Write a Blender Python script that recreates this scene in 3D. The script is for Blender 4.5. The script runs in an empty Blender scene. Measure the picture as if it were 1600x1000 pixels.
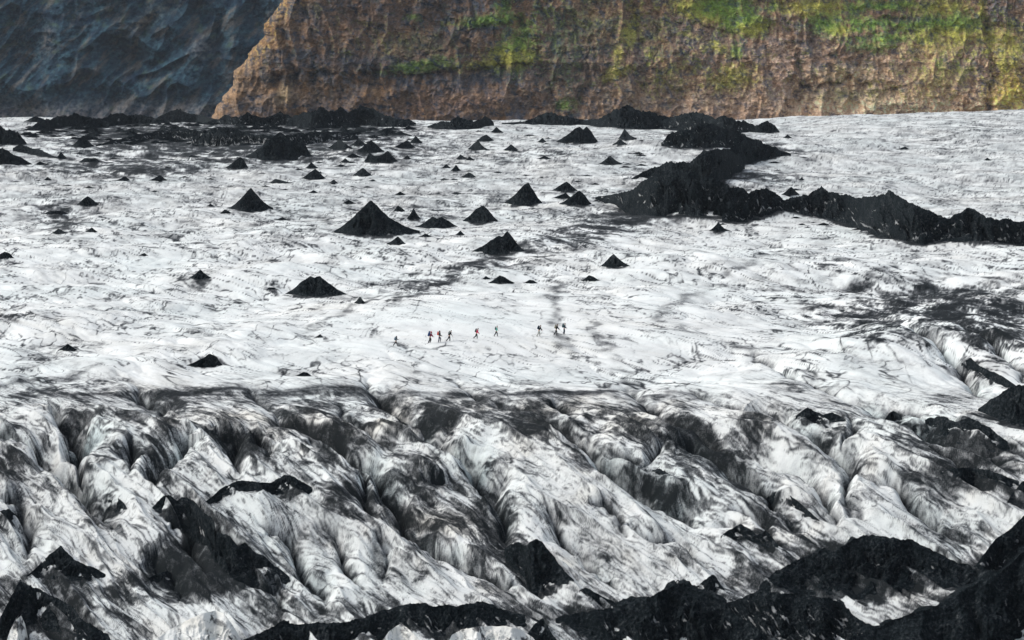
import bpy, math, random, time
import numpy as np
T0 = time.time()
rnd = random.Random(7)
S = bpy.context.scene
F = 5500.0; ZC = 60.0; TH = math.atan(575.0/5500.0)
CT, ST = math.cos(TH), math.sin(TH)

# ------------------------------------------------------------------ noise
def _hash(ix, iy, seed):
    h = (ix.astype(np.uint32)*np.uint32(374761393) + iy.astype(np.uint32)*np.uint32(668265263)
         + np.uint32((seed*1442695041+12345) & 0xffffffff))
    h ^= h >> np.uint32(13); h *= np.uint32(1274126177)
    h ^= h >> np.uint32(16)
    return h
_ang = np.arange(256)*(2*math.pi/256)
GX = np.cos(_ang).astype(np.float32); GY = np.sin(_ang).astype(np.float32)
def pn(x, y, seed=0):
    """2-D gradient noise, about -1..1"""
    x = np.asarray(x, np.float32); y = np.asarray(y, np.float32)
    fx = np.floor(x); fy = np.floor(y)
    ix = fx.astype(np.int32); iy = fy.astype(np.int32)
    x = x-fx; y = y-fy
    u = x*x*x*(x*(x*6-15)+10); v = y*y*y*(y*(y*6-15)+10)
    def g(dx, dy):
        h = _hash(ix+dx, iy+dy, seed) & np.uint32(255)
        return GX[h]*(x-dx) + GY[h]*(y-dy)
    a = g(0,0); a += u*(g(1,0)-a)
    b = g(0,1); b += u*(g(1,1)-b)
    return (a+v*(b-a))*1.5
def fbm(x, y, o, seed, gain=.5):
    s = 0; a = 1.0; t = 0
    for i in range(o):
        s = s + a*pn(x*2**i+i*17.3, y*2**i-i*9.1, seed+i*13); t += a; a *= gain
    return s/t
def sm(a, b, x):
    t = np.clip((x-a)/(b-a), 0, 1); return t*t*(3-2*t)
def blob(px, py, cx, cy, rx, ry, ang=0):
    c, s = math.cos(math.radians(ang)), math.sin(math.radians(ang))
    dx, dy = px-cx, py-cy
    return np.exp(-(((dx*c+dy*s)/rx)**2 + ((-dx*s+dy*c)/ry)**2))

# ------------------------------------------------------------------ camera maths (1600 x 1000 photo pixels)
def ray(px, py):
    """photo pixel -> (X/Y, dZ/dY) of its sight line"""
    xc = (np.asarray(px, float)-800)/F; yc = -(np.asarray(py, float)-500)/F
    den = yc*ST+CT
    return xc/den, (yc*CT-ST)/den
def proj(u, m):
    yc = (m*CT+ST)/(CT-m*ST)
    return 800+F*u*(yc*ST+CT), 500-F*yc

# ------------------------------------------------------------------ materials
def newmat(name):
    m = bpy.data.materials.new(name); m.use_nodes = True
    nt = m.node_tree
    return m, nt, nt.nodes['Principled BSDF']
def nd(nt, t, **kw):
    n = nt.nodes.new(t)
    for k, v in kw.items():
        if k.startswith('i_'): n.inputs[k[2:]].default_value = v
        else: setattr(n, k, v)
    return n
def mathn(nt, op, a, b=None, clamp=False):
    n = nt.nodes.new('ShaderNodeMath'); n.operation = op; n.use_clamp = clamp
    for i, q in enumerate((a, b)):
        if q is None: continue
        if isinstance(q, (int, float)): n.inputs[i].default_value = q
        else: nt.links.new(q, n.inputs[i])
    return n.outputs[0]
def ramp(nt, fac, stops):
    r = nt.nodes.new('ShaderNodeValToRGB')
    el = r.color_ramp.elements
    while len(el) < len(stops): el.new(0.5)
    for e, (p, c) in zip(el, stops):
        e.position = p; e.color = (*c, 1)
    nt.links.new(fac, r.inputs[0])
    return r.outputs[0]
def noise_node(nt, scale, detail=4, rough=.55, vec=None, stretch=None):
    tc = nt.nodes.new('ShaderNodeTexCoord')
    o = tc.outputs['Object']
    if stretch:
        mp = nt.nodes.new('ShaderNodeMapping'); mp.inputs['Scale'].default_value = stretch
        if len(stretch) == 3: nt.links.new(o, mp.inputs[0]); o = mp.outputs[0]
    n = nt.nodes.new('ShaderNodeTexNoise')
    n.inputs['Scale'].default_value = scale; n.inputs['Detail'].default_value = detail
    n.inputs['Roughness'].default_value = rough
    nt.links.new(o, n.inputs['Vector'])
    return n.outputs[0]

def ice_material():
    m, nt, b = newmat('glacier_ice_and_ash'); L = nt.links
    at = nd(nt, 'ShaderNodeAttribute', attribute_name='dirt')
    tn = nd(nt, 'ShaderNodeAttribute', attribute_name='tint')
    n1 = noise_node(nt, 2.6, 7, .7, stretch=(1.0, .4, 1.0))
    n2 = noise_node(nt, .5, 4, .6, stretch=(1.0, .35, 1.0))
    n3 = noise_node(nt, 7.0, 5, .7, stretch=(1.0, .5, 1.0))
    k = mathn(nt, 'ADD', mathn(nt, 'MULTIPLY', mathn(nt, 'SUBTRACT', n1, .5), .34),
              mathn(nt, 'MULTIPLY', mathn(nt, 'SUBTRACT', n2, .5), .12))
    k = mathn(nt, 'ADD', k, mathn(nt, 'MULTIPLY', mathn(nt, 'SUBTRACT', n3, .5), .46))
    k = mathn(nt, 'MULTIPLY', k, mathn(nt, 'ADD', mathn(nt, 'MULTIPLY', at.outputs['Fac'], 1.1), .45))
    d = mathn(nt, 'ADD', at.outputs['Fac'], k, True)
    dirtc = ramp(nt, d, [(0.0, (.86,.868,.86)), (.20, (.69,.70,.695)), (.42, (.30,.305,.31)), (.62, (.080,.084,.090)), (.80, (.010,.013,.015))])
    tc = ramp(nt, tn.outputs['Fac'], [(0.0, (.72,.92,.95)), (.35, (.93,1,.99)), (.55, (.985,1,.985)), (.8, (.97,.93,.84)), (1.0, (.70,.60,.58))])
    mx = nd(nt, 'ShaderNodeMix', data_type='RGBA', blend_type='MULTIPLY'); mx.inputs[0].default_value = 1
    L.new(dirtc, mx.inputs[6]); L.new(tc, mx.inputs[7])
    L.new(mx.outputs[2], b.inputs['Base Color'])
    b.inputs['Roughness'].default_value = .75
    b.inputs['Specular IOR Level'].default_value = .06
    bp = nd(nt, 'ShaderNodeBump'); bp.inputs['Strength'].default_value = .4; bp.inputs['Distance'].default_value = .12
    L.new(n1, bp.inputs['Height']); L.new(bp.outputs[0], b.inputs['Normal'])
    return m
def ash_material():
    m, nt, b = newmat('black_volcanic_ash'); L = nt.links
    at = nd(nt, 'ShaderNodeAttribute', attribute_name='ice')
    n1 = noise_node(nt, 2.3, 8, .72)
    n2 = noise_node(nt, .35, 4, .6)
    kk = mathn(nt, 'ADD', n1, mathn(nt, 'MULTIPLY', mathn(nt, 'SUBTRACT', n2, .5), .35))
    c = ramp(nt, kk, [(.3, (.003,.0055,.007)), (.47, (.007,.011,.0135)), (.57, (.020,.026,.030)), (.67, (.060,.068,.072)), (.80, (.19,.20,.205))])
    k = mathn(nt, 'ADD', at.outputs['Fac'], mathn(nt, 'MULTIPLY', mathn(nt, 'SUBTRACT', n1, .5), .8))
    k = mathn(nt, 'MULTIPLY', mathn(nt, 'SUBTRACT', k, .5), 4, True)
    mx = nd(nt, 'ShaderNodeMix', data_type='RGBA')
    L.new(k, mx.inputs[0]); L.new(c, mx.inputs[6]); mx.inputs[7].default_value = (.36,.37,.37,1)
    L.new(mx.outputs[2], b.inputs['Base Color'])
    b.inputs['Roughness'].default_value = .95; b.inputs['Specular IOR Level'].default_value = .04
    bp = nd(nt, 'ShaderNodeBump'); bp.inputs['Strength'].default_value = .8; bp.inputs['Distance'].default_value = .4
    L.new(n1, bp.inputs['Height']); L.new(bp.outputs[0], b.inputs['Normal'])
    return m
def cliff_material():
    m, nt, b = newmat('layered_basalt_cliff'); L = nt.links
    at = nd(nt, 'ShaderNodeAttribute', attribute_name='rock')
    n1 = noise_node(nt, .9, 6, .65)
    k = mathn(nt, 'ADD', mathn(nt, 'MULTIPLY', n1, .9), .55)
    mx = nd(nt, 'ShaderNodeMix', data_type='RGBA', blend_type='MULTIPLY'); mx.inputs[0].default_value = 1
    L.new(at.outputs['Color'], mx.inputs[6])
    cb = nd(nt, 'ShaderNodeCombineColor')
    for i in range(3): L.new(k, cb.inputs[i])
    L.new(cb.outputs[0], mx.inputs[7]); L.new(mx.outputs[2], b.inputs['Base Color'])
    b.inputs['Roughness'].default_value = .95; b.inputs['Specular IOR Level'].default_value = .1
    bp = nd(nt, 'ShaderNodeBump'); bp.inputs['Strength'].default_value = .7; bp.inputs['Distance'].default_value = .8
    L.new(n1, bp.inputs['Height']); L.new(bp.outputs[0], b.inputs['Normal'])
    return m
ICE = ice_material(); ASH = ash_material(); ROCK = cliff_material()

# ------------------------------------------------------------------ objects
def grid_mesh(name, P, mat, smooth=True, attrs=(), wrap=False):
    """P: rows x cols x 3 -> one mesh object of quads"""
    r, c = P.shape[:2]
    me = bpy.data.meshes.new(name)
    i = np.arange(r*c, dtype=np.int32).reshape(r, c)
    q = np.stack([i[:-1,:-1], i[:-1,1:], i[1:,1:], i[1:,:-1]], -1).reshape(-1)
    nf = len(q)//4
    me.vertices.add(r*c); me.loops.add(len(q)); me.polygons.add(nf)
    me.vertices.foreach_set('co', np.ascontiguousarray(P, np.float32).reshape(-1))
    me.loops.foreach_set('vertex_index', q)
    me.polygons.foreach_set('loop_start', np.arange(0, len(q), 4, dtype=np.int32))
    me.polygons.foreach_set('use_smooth', np.full(nf, smooth, bool))
    me.update(calc_edges=True)
    for an, kind, val in attrs:
        a = me.attributes.new(an, kind, 'POINT')
        if kind == 'FLOAT': a.data.foreach_set('value', np.ascontiguousarray(val, np.float32).reshape(-1))
        else:
            rgba = np.ones((r*c, 4), np.float32); rgba[:, :3] = val.reshape(-1, 3)
            a.data.foreach_set('color', rgba.reshape(-1))
    me.materials.append(mat)
    o = bpy.data.objects.new(name, me); S.collection.objects.link(o)
    return o
def tag(o, label=None, cat=None, group=None, kind=None):
    if label: o['label'] = label
    if cat: o['category'] = cat
    if group: o['group'] = group
    if kind: o['kind'] = kind
    return o
# ------------------------------------------------------------------ the glacier as one sheet
un = np.concatenate([np.linspace(-.26, -.156, 90, endpoint=False), np.linspace(-.156, .156, 1250, endpoint=False), np.linspace(.156, .26, 90)])
yn = np.concatenate([np.linspace(250, 375, 50, endpoint=False), np.linspace(375, 492, 640, endpoint=False),
                     1/np.linspace(1/492, 1/1330, 520, endpoint=False), np.linspace(1330, 1760, 60)])
U, Y = np.meshgrid(un.astype(np.float32), yn.astype(np.float32))
X = U*Y
EDGE = 476.5
def base_z(u, y):
    x = u*y
    e = EDGE + 5*pn(x/45, y*0, 3)
    t = (e-y)
    # gentle dome behind the lip, falling ice in front of it
    tp = np.maximum(t, 0)
    k0, k1, tm_, w_ = .07, .33, 30.0, 9.0          # gentle behind the lip, steeper further down
    sp = w_*np.log1p(np.exp(np.minimum((tp-tm_)/w_, 50))) - w_*math.log1p(math.exp(-tm_/w_))
    z = np.where(t > 0, -k0*(tp-3*(1-np.exp(-tp/3))) - (k1-k0)*sp, 0)
    z = z - np.where(y > 1300, (y-1300)*.14, 0)
    z = z - 2.3*sm(1000, 1280, y)
    z = z + 4.4*sm(.045, .15, u)*sm(900, 1290, y) + 1.2*sm(-.10, -.146, u)*sm(900, 1290, y)
    z = z + 1.6*np.exp(-((y-560)/45)**2)*np.exp(-((x+5)/60)**2)
    return z
def unproj(px, py, dz=0.0):
    """photo pixel -> point on the base sheet sunk by dz"""
    u, m = ray(px, py)
    lo = np.full(np.shape(u), 330.0); hi = np.full(np.shape(u), 1500.0)
    for _ in range(40):
        mid = (lo+hi)/2
        s = (base_z(u, mid)-dz-ZC)/mid
        lo = np.where(s < m, mid, lo); hi = np.where(s < m, hi, mid)
    return u*lo, lo

# crevasses traced in the photo: (depth m, half width m, points)
CREV = [
 (5.0, 6.0, [(573,606),(598,633),(615,657),(633,685),(668,717),(696,752),(741,775),(759,800),(780,836),(800,870)]),
 (4.5, 6.0, [(717,604),(738,626),(773,647),(797,661),(832,682),(871,700),(905,730),(930,755),(958,780),(985,796),(1015,814),(1046,836),(1090,847),(1140,850)]),
 (1.6, 3.5, [(850,630),(862,640),(885,654),(905,668)]),
 (5.0, 6.5, [(970,605),(1004,640),(1030,668),(1060,698),(1085,722),(1110,738),(1145,752),(1197,770),(1250,787),(1292,815),(1310,836)]),
 (4.0, 5.5, [(1040,612),(1080,622),(1124,643),(1155,664),(1180,675),(1215,682),(1250,703),(1285,727),(1320,752),(1327,785),(1332,836)]),
 (1.8, 3.0, [(1325,655),(1332,690),(1330,715),(1327,752)]),
 (3.0, 5.5, [(1173,563),(1215,594),(1257,615),(1320,640),(1372,661),(1418,685),(1460,710),(1495,731),(1565,745),(1620,752)]),
 (2.2, 4.5, [(1310,620),(1340,632),(1390,650),(1425,664),(1477,685),(1530,706),(1610,726)]),
 (4.0, 5.5, [(1330,750),(1345,762),(1376,794),(1411,822),(1460,846),(1500,862)]),
 (2.6, 4.5, [(1372,535),(1425,566),(1467,594),(1530,633),(1610,672)]),
 (2.4, 4.0, [(1446,535),(1505,563),(1565,594),(1610,610)]),
 (3.6, 5.0, [(400,625),(415,642),(430,661),(451,689),(490,703),(525,724),(556,752),(584,770),(605,800),(622,836),(645,860),(670,880),(730,913),(790,936),(835,952)]),
 (3.0, 4.5, [(203,612),(214,632),(224,647),(250,664),(262,670)]),
 (5.0, 5.5, [(70,648),(77,657),(94,682),(112,705),(122,728),(124,755),(130,772),(150,790)]),
 (2.6, 3.5, [(208,700),(212,725),(206,745),(194,768)]),
 (3.6, 4.5, [(290,702),(289,718),(280,742),(262,765),(240,782)]),
 (3.4, 4.5, [(335,680),(346,695),(364,717),(371,745),(372,765)]),
 (3.0, 4.0, [(397,690),(404,708),(414,728),(422,745)]),
 (4.5, 6.0, [(-20,680),(0,696),(28,724),(63,752),(91,776),(126,804),(154,832),(180,850)]),
 (3.0, 4.5, [(-20,790),(15,800),(30,830),(45,860),(60,890)]),
 (2.0, 3.0, [(114,800),(130,815),(144,832),(158,846)]),
 (2.6, 4.0, [(262,830),(270,844),(288,868),(309,901),(320,925)]),
 (2.2, 3.5, [(225,880),(233,900),(258,940),(282,960)]),
 (2.2, 3.5, [(372,922),(402,943),(425,962),(441,985)]),
 (3.0, 4.5, [(410,840),(425,855),(445,880),(460,907),(490,937),(515,962)]),
 (2.2, 3.5, [(500,832),(514,860),(529,892),(548,915),(565,936)]),
 (2.0, 3.0, [(578,845),(590,866),(600,890),(608,930)]),
 (3.0, 4.5, [(845,815),(865,841),(889,880),(905,905),(928,928),(970,947)]),
 (1.8, 3.0, [(905,800),(928,818),(952,841),(975,858)]),
 (2.0, 3.0, [(960,842),(985,855),(1030,880),(1065,893),(1095,900)]),
 (3.2, 4.5, [(985,765),(1000,748),(1020,735),(1045,728),(1075,735),(1110,755),(1150,780),(1190,800),(1225,830),(1250,850)]),
 (2.4, 3.5, [(1130,815),(1160,835),(1190,850),(1215,875)]),
 (2.6, 4.0, [(478,690),(500,720),(530,745),(560,770),(575,800),(590,830)]),
 (2.4, 3.6, [(640,745),(660,770),(690,790),(720,800),(750,812)]),
 (1.8, 3.0, [(520,640),(545,665),(570,690),(600,712),(625,735)]),
 (2.0, 3.2, [(690,700),(720,730),(745,745),(775,762)]),
 (1.8, 3.0, [(930,690),(960,720),(985,745),(1000,765)]),
 (2.0, 3.0, [(1400,690),(1430,720),(1470,745),(1510,770),(1540,790)]),
 (1.8, 3.0, [(1195,640),(1230,660),(1262,680),(1300,690)]),
]
# ridge crests stand up between them; the same trace drives height and where ash gathers
print('t grid', time.time()-T0)
def carve(X, Y):
    """-> depth of carving, distance along and from the crevasse that carves most, ash weight"""
    best = np.zeros_like(X); along = np.zeros_like(X); off = np.full_like(X, 50.0); dirt = np.zeros_like(X)
    wx = X + 1.3*pn(X/5, Y/9, 91) + .5*pn(X/1.6, Y/3, 92)
    wy = Y + 2.2*pn(X/5, Y/9, 93)
    for ci, (dep, W, pts) in enumerate(CREV):
        p = np.array(pts, float)
        n = len(p)
        tl = np.linspace(0, 1, n)
        tap = np.minimum(1, .12+tl*1.9)*np.minimum(1, (1-tl)*3+.25)
        x, y = unproj(p[:, 0], p[:, 1], dep*tap*.9)
        x = x.astype(np.float32); y = y.astype(np.float32)
        x0, x1, y0, y1 = x.min()-W-3, x.max()+W+3, y.min()-W-8, y.max()+W+8
        rows = np.where((Y[:, 0] > y0) & (Y[:, 0] < y1))[0]
        if not len(rows): continue
        r0, r1 = rows[0], rows[-1]+1
        sx = wx[r0:r1]; sy = wy[r0:r1]
        cols = np.where(((X[r0:r1] > x0) & (X[r0:r1] < x1)).any(0))[0]
        if not len(cols): continue
        c0, c1 = cols[0], cols[-1]+1
        sx = sx[:, c0:c1]; sy = sy[:, c0:c1]
        dm = np.full(sx.shape, 99.0, np.float32); am = np.zeros_like(dm); tm = np.zeros_like(dm)
        s0 = 0.0
        for k in range(n-1):
            ax, ay = x[k], y[k]; bx, by = x[k+1]-ax, y[k+1]-ay
            l2 = bx*bx+by*by+1e-6; l = math.sqrt(l2)
            tr = ((sx-ax)*bx+(sy-ay)*by)/l2; t = np.clip(tr, 0, 1)
            d = np.hypot(sx-ax-t*bx, (sy-ay-t*by))
            b = d < dm
            dm = np.where(b, d, dm); am = np.where(b, s0+(t+.45*(tr-t))*l, am)
            tm = np.where(b, tap[k]+t*(tap[k+1]-tap[k]), tm); s0 += l
        v = np.clip(1-dm/(W*(.42+.58*np.minimum(1, tm))), 0, 1)
        c = 1.3*dep*tm*(.48*v**1.6+.52*v**4.5)
        sl = (slice(r0, r1), slice(c0, c1))
        up = c > best[sl]
        along[sl] = np.where(up, am+ci*37.7, along[sl]); off[sl] = np.where(up, dm, off[sl])
        best[sl] = np.maximum(best[sl], c)
        dirt[sl] = np.maximum(dirt[sl], np.minimum(.25+tm*1.2, 1)*np.exp(-(dm/(.24+.10*dep*tm))**1.3))
    return best, along, off, dirt
CARV, ALONG, OFF, VDIRT = carve(X, Y)
print('t carve', time.time()-T0)

HUMPS = [(1225,338,13,2.6),(1500,378,14,3.0),(1130,345,12,2.0),(1015,235,14,3.2),(1085,200,9,2.5),(985,205,10,2.0),(120,205,10,2),(290,186,16,2.5),
         (930,190,22,2.0),(700,205,20,1.0),(420,430,18,1.2),(1060,430,25,1.5),(1300,430,22,1.6),(620,560,20,.8),(60,520,14,1.2),(250,560,16,.8),(1480,540,14,2.0),(1330,560,18,1.6),(1560,480,14,2.2)]
def relief(X, Y, U):
    fore = sm(EDGE+14, EDGE-14, Y)
    far = sm(650, 900, Y)
    # flow runs away from the viewer and to the left; stretch humps along it
    ca, sa = math.cos(math.radians(119)), math.sin(math.radians(119))
    A = X*ca+Y*sa; B = -X*sa+Y*ca
    wA = A+3*pn(A/14, B/9, 11); wB = B+2.2*pn(A/16, B/10, 12)
    w1 = pn(wB/11, wA/30, 21); w2 = pn(wB/4.2, wA/13, 22); w3 = pn(wB/1.5, wA/5, 23); w4 = pn(wB/.62, wA/2.4, 24)
    i1 = pn(X/17+.2*w1, Y/24, 31); i2 = pn(X/6.5, Y/9, 32); i3 = pn(X/2.6+.3*w2, Y/4.2, 33)
    mid = 1-fore
    z = (1.9*fore*.6+1.0*mid)*np.abs(w1) + (.80*fore+.42*mid)*np.abs(w2) + (.24*fore+.13*mid)*np.abs(w3) + .07*np.abs(w4)*fore
    z = z + mid*(.65*np.abs(i1) + .28*np.abs(i2)) + (.10*fore+.07*mid)*np.abs(i3) + 1.6*pn(X/70, Y/110, 41)*mid + 1.3*pn(X/30, Y/38, 42)*mid
    # broken fins: sharp crests, fractal, leaning with the flow
    f1 = X*.85+Y*.53; f2 = Y*.85-X*.53
    wf = f1+1.1*pn(f1/6, f2/12, 45)+.16*pn(f1/1.3, f2/2.6, 46)
    fin = (1-np.abs(pn(wf/5.4, f2/38, 47)))**2*1.7+(1-np.abs(pn(wf/2.1, f2/18, 48)))**2*.62+(1-np.abs(pn(wf/.85, f2/7, 49)))**2*.17
    z = z*(1-.78*fore) + fin*fore*sm(2, 26, EDGE-Y)
    right = sm(.03, .12, U)*sm(470, 520, Y)*sm(760, 620, Y)
    z = z*(1+.25*right)
    z = z*(1-.55*sm(1040, 1270, Y))
    # the smooth walked plateau
    walk = np.exp(-((Y-548)/38)**2)*sm(.1, .02, np.abs(U))
    z = z*(1-.6*walk)
    return z, dict(w1=w1, w2=w2, w3=w3, w4=w4, i1=i1, i2=i2, i3=i3, A=wA, B=wB, fore=fore, far=far, right=right, walk=walk)
REL, NZ = relief(X, Y, U)
Z = base_z(U, Y) + REL - CARV
for px, py, r, h in HUMPS:
    hx, hy = unproj(px, py)
    Z += h*np.exp(-((X-hx)/r)**2-((Y-hy)/(r*1.5))**2)
# rippled flanks: small ribs running down into each crevasse
rib = pn(ALONG/.9, OFF/4.5, 51)
Z += np.where(CARV > .05, np.abs(rib)*.10*np.minimum(CARV, 1.5), 0)
print('t relief', time.time()-T0)
SL = (Z-ZC)/Y                     # slope of the sight line to each point
SLM = np.maximum.accumulate(SL, 0)
def raycast(px, py):
    u, m = ray(np.atleast_1d(px), np.atleast_1d(py))
    ci = np.clip(np.searchsorted(un, u), 1, len(un)-1)
    f = np.clip((u-un[ci-1])/(un[ci]-un[ci-1]), 0, 1)
    out = np.empty((len(u), 3))
    for k in range(len(u)):
        col = SLM[:, ci[k]]*f[k]+SLM[:, ci[k]-1]*(1-f[k])
        r = np.searchsorted(col, m[k])
        r = min(max(r, 1), len(yn)-1)
        t = (m[k]-col[r-1])/max(col[r]-col[r-1], 1e-9)
        y = yn[r-1]+min(max(t, 0), 1)*(yn[r]-yn[r-1])
        out[k] = (u[k]*y, y, ZC+m[k]*y)
    return out
def ground(x, y):
    u = np.asarray(x)/y
    r = np.clip(np.searchsorted(yn, y), 1, len(yn)-1); c = np.clip(np.searchsorted(un, u), 1, len(un)-1)
    fr = np.clip((y-yn[r-1])/(yn[r]-yn[r-1]), 0, 1); fc = np.clip((u-un[c-1])/(un[c]-un[c-1]), 0, 1)
    return (Z[r-1, c-1]*(1-fc)+Z[r-1, c]*fc)*(1-fr)+(Z[r, c-1]*(1-fc)+Z[r, c]*fc)*fr
PX, PY = proj(U, SL)
# ------------------------------------------------------------------ ash-covered cones, mounds and moraine ridges
def crack(n, w): return np.exp(-(n/w)**2)
HEAPS = []          # (x, y front, half width, height) for the ash washed out round each foot
def smooth1(a, k):
    if k < 2: return a
    w = np.hanning(k+2)[1:-1]; w /= w.sum()
    return np.convolve(np.pad(a, (k//2, k-1-k//2), 'edge'), w, 'valid')
def mound(name, label, top, bot, cat='dirt cone', group=None, ice=0.0, rough=.20, steep=.72, jag=.7, seed=None, icy=False):
    top = np.array(top, float); bot = np.array(bot, float)
    x0 = max(top[0, 0], bot[0, 0]); x1 = min(top[-1, 0], bot[-1, 0])
    n = int(min(max((x1-x0)*1.3, 12), 460))
    px = np.linspace(x0, x1, n)
    yt = np.interp(px, top[:, 0], top[:, 1]); yb = np.interp(px, bot[:, 0], bot[:, 1])
    sd = seed if seed is not None else int(x0*7+yb[0]*13) % 9973
    yt = np.minimum(smooth1(yt, max(2, n//13)), yb) if cat == 'dirt cone' else yt
    h_px = np.maximum(yb-yt, .35)
    yt = yb-h_px
    # broken crest line
    j = jag*(1.1*pn(px/6.3, px*0+sd, 61)+.8*pn(px/2.6, px*0+sd, 62)+1.5*pn(px/14, px*0+sd, 63))
    jz = np.clip(j, -3, 3)*np.minimum(1, h_px/18)
    P0 = raycast(px, yb)
    yf = P0[:, 1]
    k = max(3, int(n*(.55 if yf.mean() > 500 else .22)))
    yf = smooth1(yf, k)
    u, mb = ray(px, yb); _, mt = ray(px, yt)
    w = np.maximum((mt-mb)*yf/(steep+np.abs(mt)), .05)
    w = smooth1(w, max(3, n//20))
    yc = yf+w
    zc = ZC+mt*yc
    zf = ZC+mb*yf
    jz = -jz*yc/F
    r = int(min(max(8, h_px.max()*.9), 90))
    rows = []; icev = []
    ext = np.maximum(.3, .18*w)
    xf = u*yf
    gz0 = ground(u*(yf-ext), yf-ext)
    rows.append(np.stack([u*(yf-ext), yf-ext, np.minimum(zf-ext*.9, gz0-.4)], -1)); icev.append(np.zeros(n))
    hgt = np.maximum(zc-zf, .05); hm = float(hgt.max())
    jz = jz*np.minimum(1, hgt/1.5)
    for i in range(r+1):
        t = i/r
        xx = u*yf+(u*yc-u*yf)*t
        sl_ = t*np.hypot(w, hgt)              # way up the slope
        win = math.sin(math.pi*t)**.6 if 0 < t < 1 else 0
        d = rough*hgt*win
        k1 = max(.34*hm, .3); k2 = max(.11*hm, .16)
        f = .9*pn(xx/k1+sd, sl_/(1.3*k1), 64)+.55*fbm(xx/k2+sd, sl_/(1.2*k2), 3, 65, .65)
        g = np.abs(pn(xx/(.22*hm+.2)+.8*pn(xx/k1, sl_/k1, 66), sl_/(.9*hm+.5)+sd, 68))
        e = d*(1.5*f-1.4*g)
        y = yf+w*t-.8*e
        z = zf+(zc-zf)*t+jz*t**5+.8*e
        rows.append(np.stack([u*y, y, z], -1))
        if ice > 0:
            q = -.26+1.5*ice+.40*pn(xx/2.6+sd, sl_/1.7, 71)+.75*pn((xx+.7*sl_)/.45, (sl_-.7*xx)/1.5, 72)+(.25+1.6*ice)*max(0, 1-t*3)
            icev.append(np.clip(q, 0, 1)*win)
        else: icev.append(np.zeros(n))
    rb = max(5, r//3)
    for i in range(1, rb+1):
        t = i/rb
        y = yc+w*1.15*t
        gz = ground(u*y, y)
        z = zc*(1-t)+(np.minimum(gz, zc)-.6)*t+jz*(1-t)**4
        z = z + rough*hgt*math.sin(math.pi*t)*fbm(u*y/np.maximum(.3*hgt.max(), .3), y/np.maximum(.3*hgt.max(), .3), 3, 67)
        rows.append(np.stack([u*y, y, z], -1)); icev.append(np.zeros(n))
    P = np.stack(rows, 0)
    # origin at the foot, so the heap can be picked up and moved
    c = np.array([P[1, :, 0].mean(), P[1, :, 1].mean(), P[1, :, 2].min()])
    if icy:
        px_, py_ = P[..., 0]*.85+P[..., 1]*.5, P[..., 2]
        dd = .10+.8*sm(.10, .36, fbm(px_/1.6+sd, py_/2.4, 6, 75, .65))+.5*crack(fbm(px_/2.2, py_/2.2+sd, 5, 76, .55), .03)
        o = grid_mesh(name, P-c, ICE, True, [('dirt', 'FLOAT', dd*.7), ('tint', 'FLOAT', .66+.15*pn(px_/2, py_/2, 77))])
    else: o = grid_mesh(name, P-c, ASH, False, [('ice', 'FLOAT', np.stack(icev, 0)[..., None])])
    o.location = c
    tag(o, label, cat, group)
    st = max(1, n//24)
    for a, b, ww, hh in zip(xf[::st], yf[::st], w[::st], hgt[::st]): HEAPS.append((a, b, ww, hh))
    return o
def cone(label, xl, xr, yb, *peaks, group='black ash cones standing on the ice', name='dirt_cone', cat='dirt cone', ice=0.0, **k):
    h = yb-min(p[1] for p in peaks)
    yl = yb-.16*h
    top = [(xl, yl)]
    # slightly hollow flanks, as the ash slides
    fp, lp = peaks[0], peaks[-1]
    top.append((xl+(fp[0]-xl)*.45, yl+(fp[1]-yl)*.36))
    top += list(peaks)
    top.append((lp[0]+(xr-lp[0])*.55, lp[1]+(yl-lp[1])*.64))
    top.append((xr, yl))
    xm = (xl+xr)/2; w = xr-xl
    bot = [(xl, yl), (xl+.2*w, yb-.03*h), (xm, yb), (xr-.2*w, yb-.03*h), (xr, yl)]
    return mound(name, label, top, bot, cat, group, ice, **k)

# --- single cones, nearest first
cone('broad black cone with two blunt humps, nearest big cone behind the hikers', 446, 540, 464, (472,440), (485,431), (491,434), (498,431), (509,438))
cone('small neat black cone left of the blunt double-humped cone', 295, 331, 437, (313,421))
cone('thin dark ash smear at the left foot of the blunt double-humped cone', 414, 434, 453, (420,449), (428,449))
cone('small grey tilted rock right of the blunt double-humped cone', 553, 571, 475, (562,463))
cone('sharp twin-peaked cone on clean ice behind the middle hikers', 738, 819, 398, (779,367), (784,371), (792,360), (798,367))
cone('lone squat cone with ash trailing right, behind the three rear hikers', 938, 984, 419, (951,403), (958,396), (966,404))
cone('low flat heap just below and left of the lone squat cone', 908, 938, 440, (920,430), (927,432))
cone('flat dark heap below the sharp twin-peaked cone', 763, 804, 444, (780,430), (788,433))
cone('thin short ash patch beside the flat heap under the twin-peaked cone', 817, 840, 443, (827,437), (833,438))
cone('small dark clod touching the left end of the flat heap under the twin-peaked cone', 752, 767, 437, (759,431))
cone('largest sharp cone of the middle ice with long right flank', 522, 656, 370, (549,342), (566,325), (580,312), (592,324), (608,340), (630,352))
cone('small pointed cone right of the largest sharp cone', 635, 657, 344, (646,325), (650,333))
cone('low double-topped ridge at the right foot of the largest sharp cone', 650, 715, 357, (664,347), (675,338), (683,341), (690,339), (702,346))
cone('rounded cone between the double-topped ridge and the tall ribbed cone', 723, 778, 349, (744,326), (755,321), (764,329))
cone('tall steep cone with ribbed dark flanks in the middle distance', 788, 847, 322, (808,300), (819,289), (826,285), (833,297))
cone('ragged ash heap right behind the tall ribbed cone', 862, 902, 300, (872,291), (885,283), (892,289))
cone('thin ash tongue lying below the ragged heap', 862, 894, 311, (872,306), (884,301))
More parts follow.
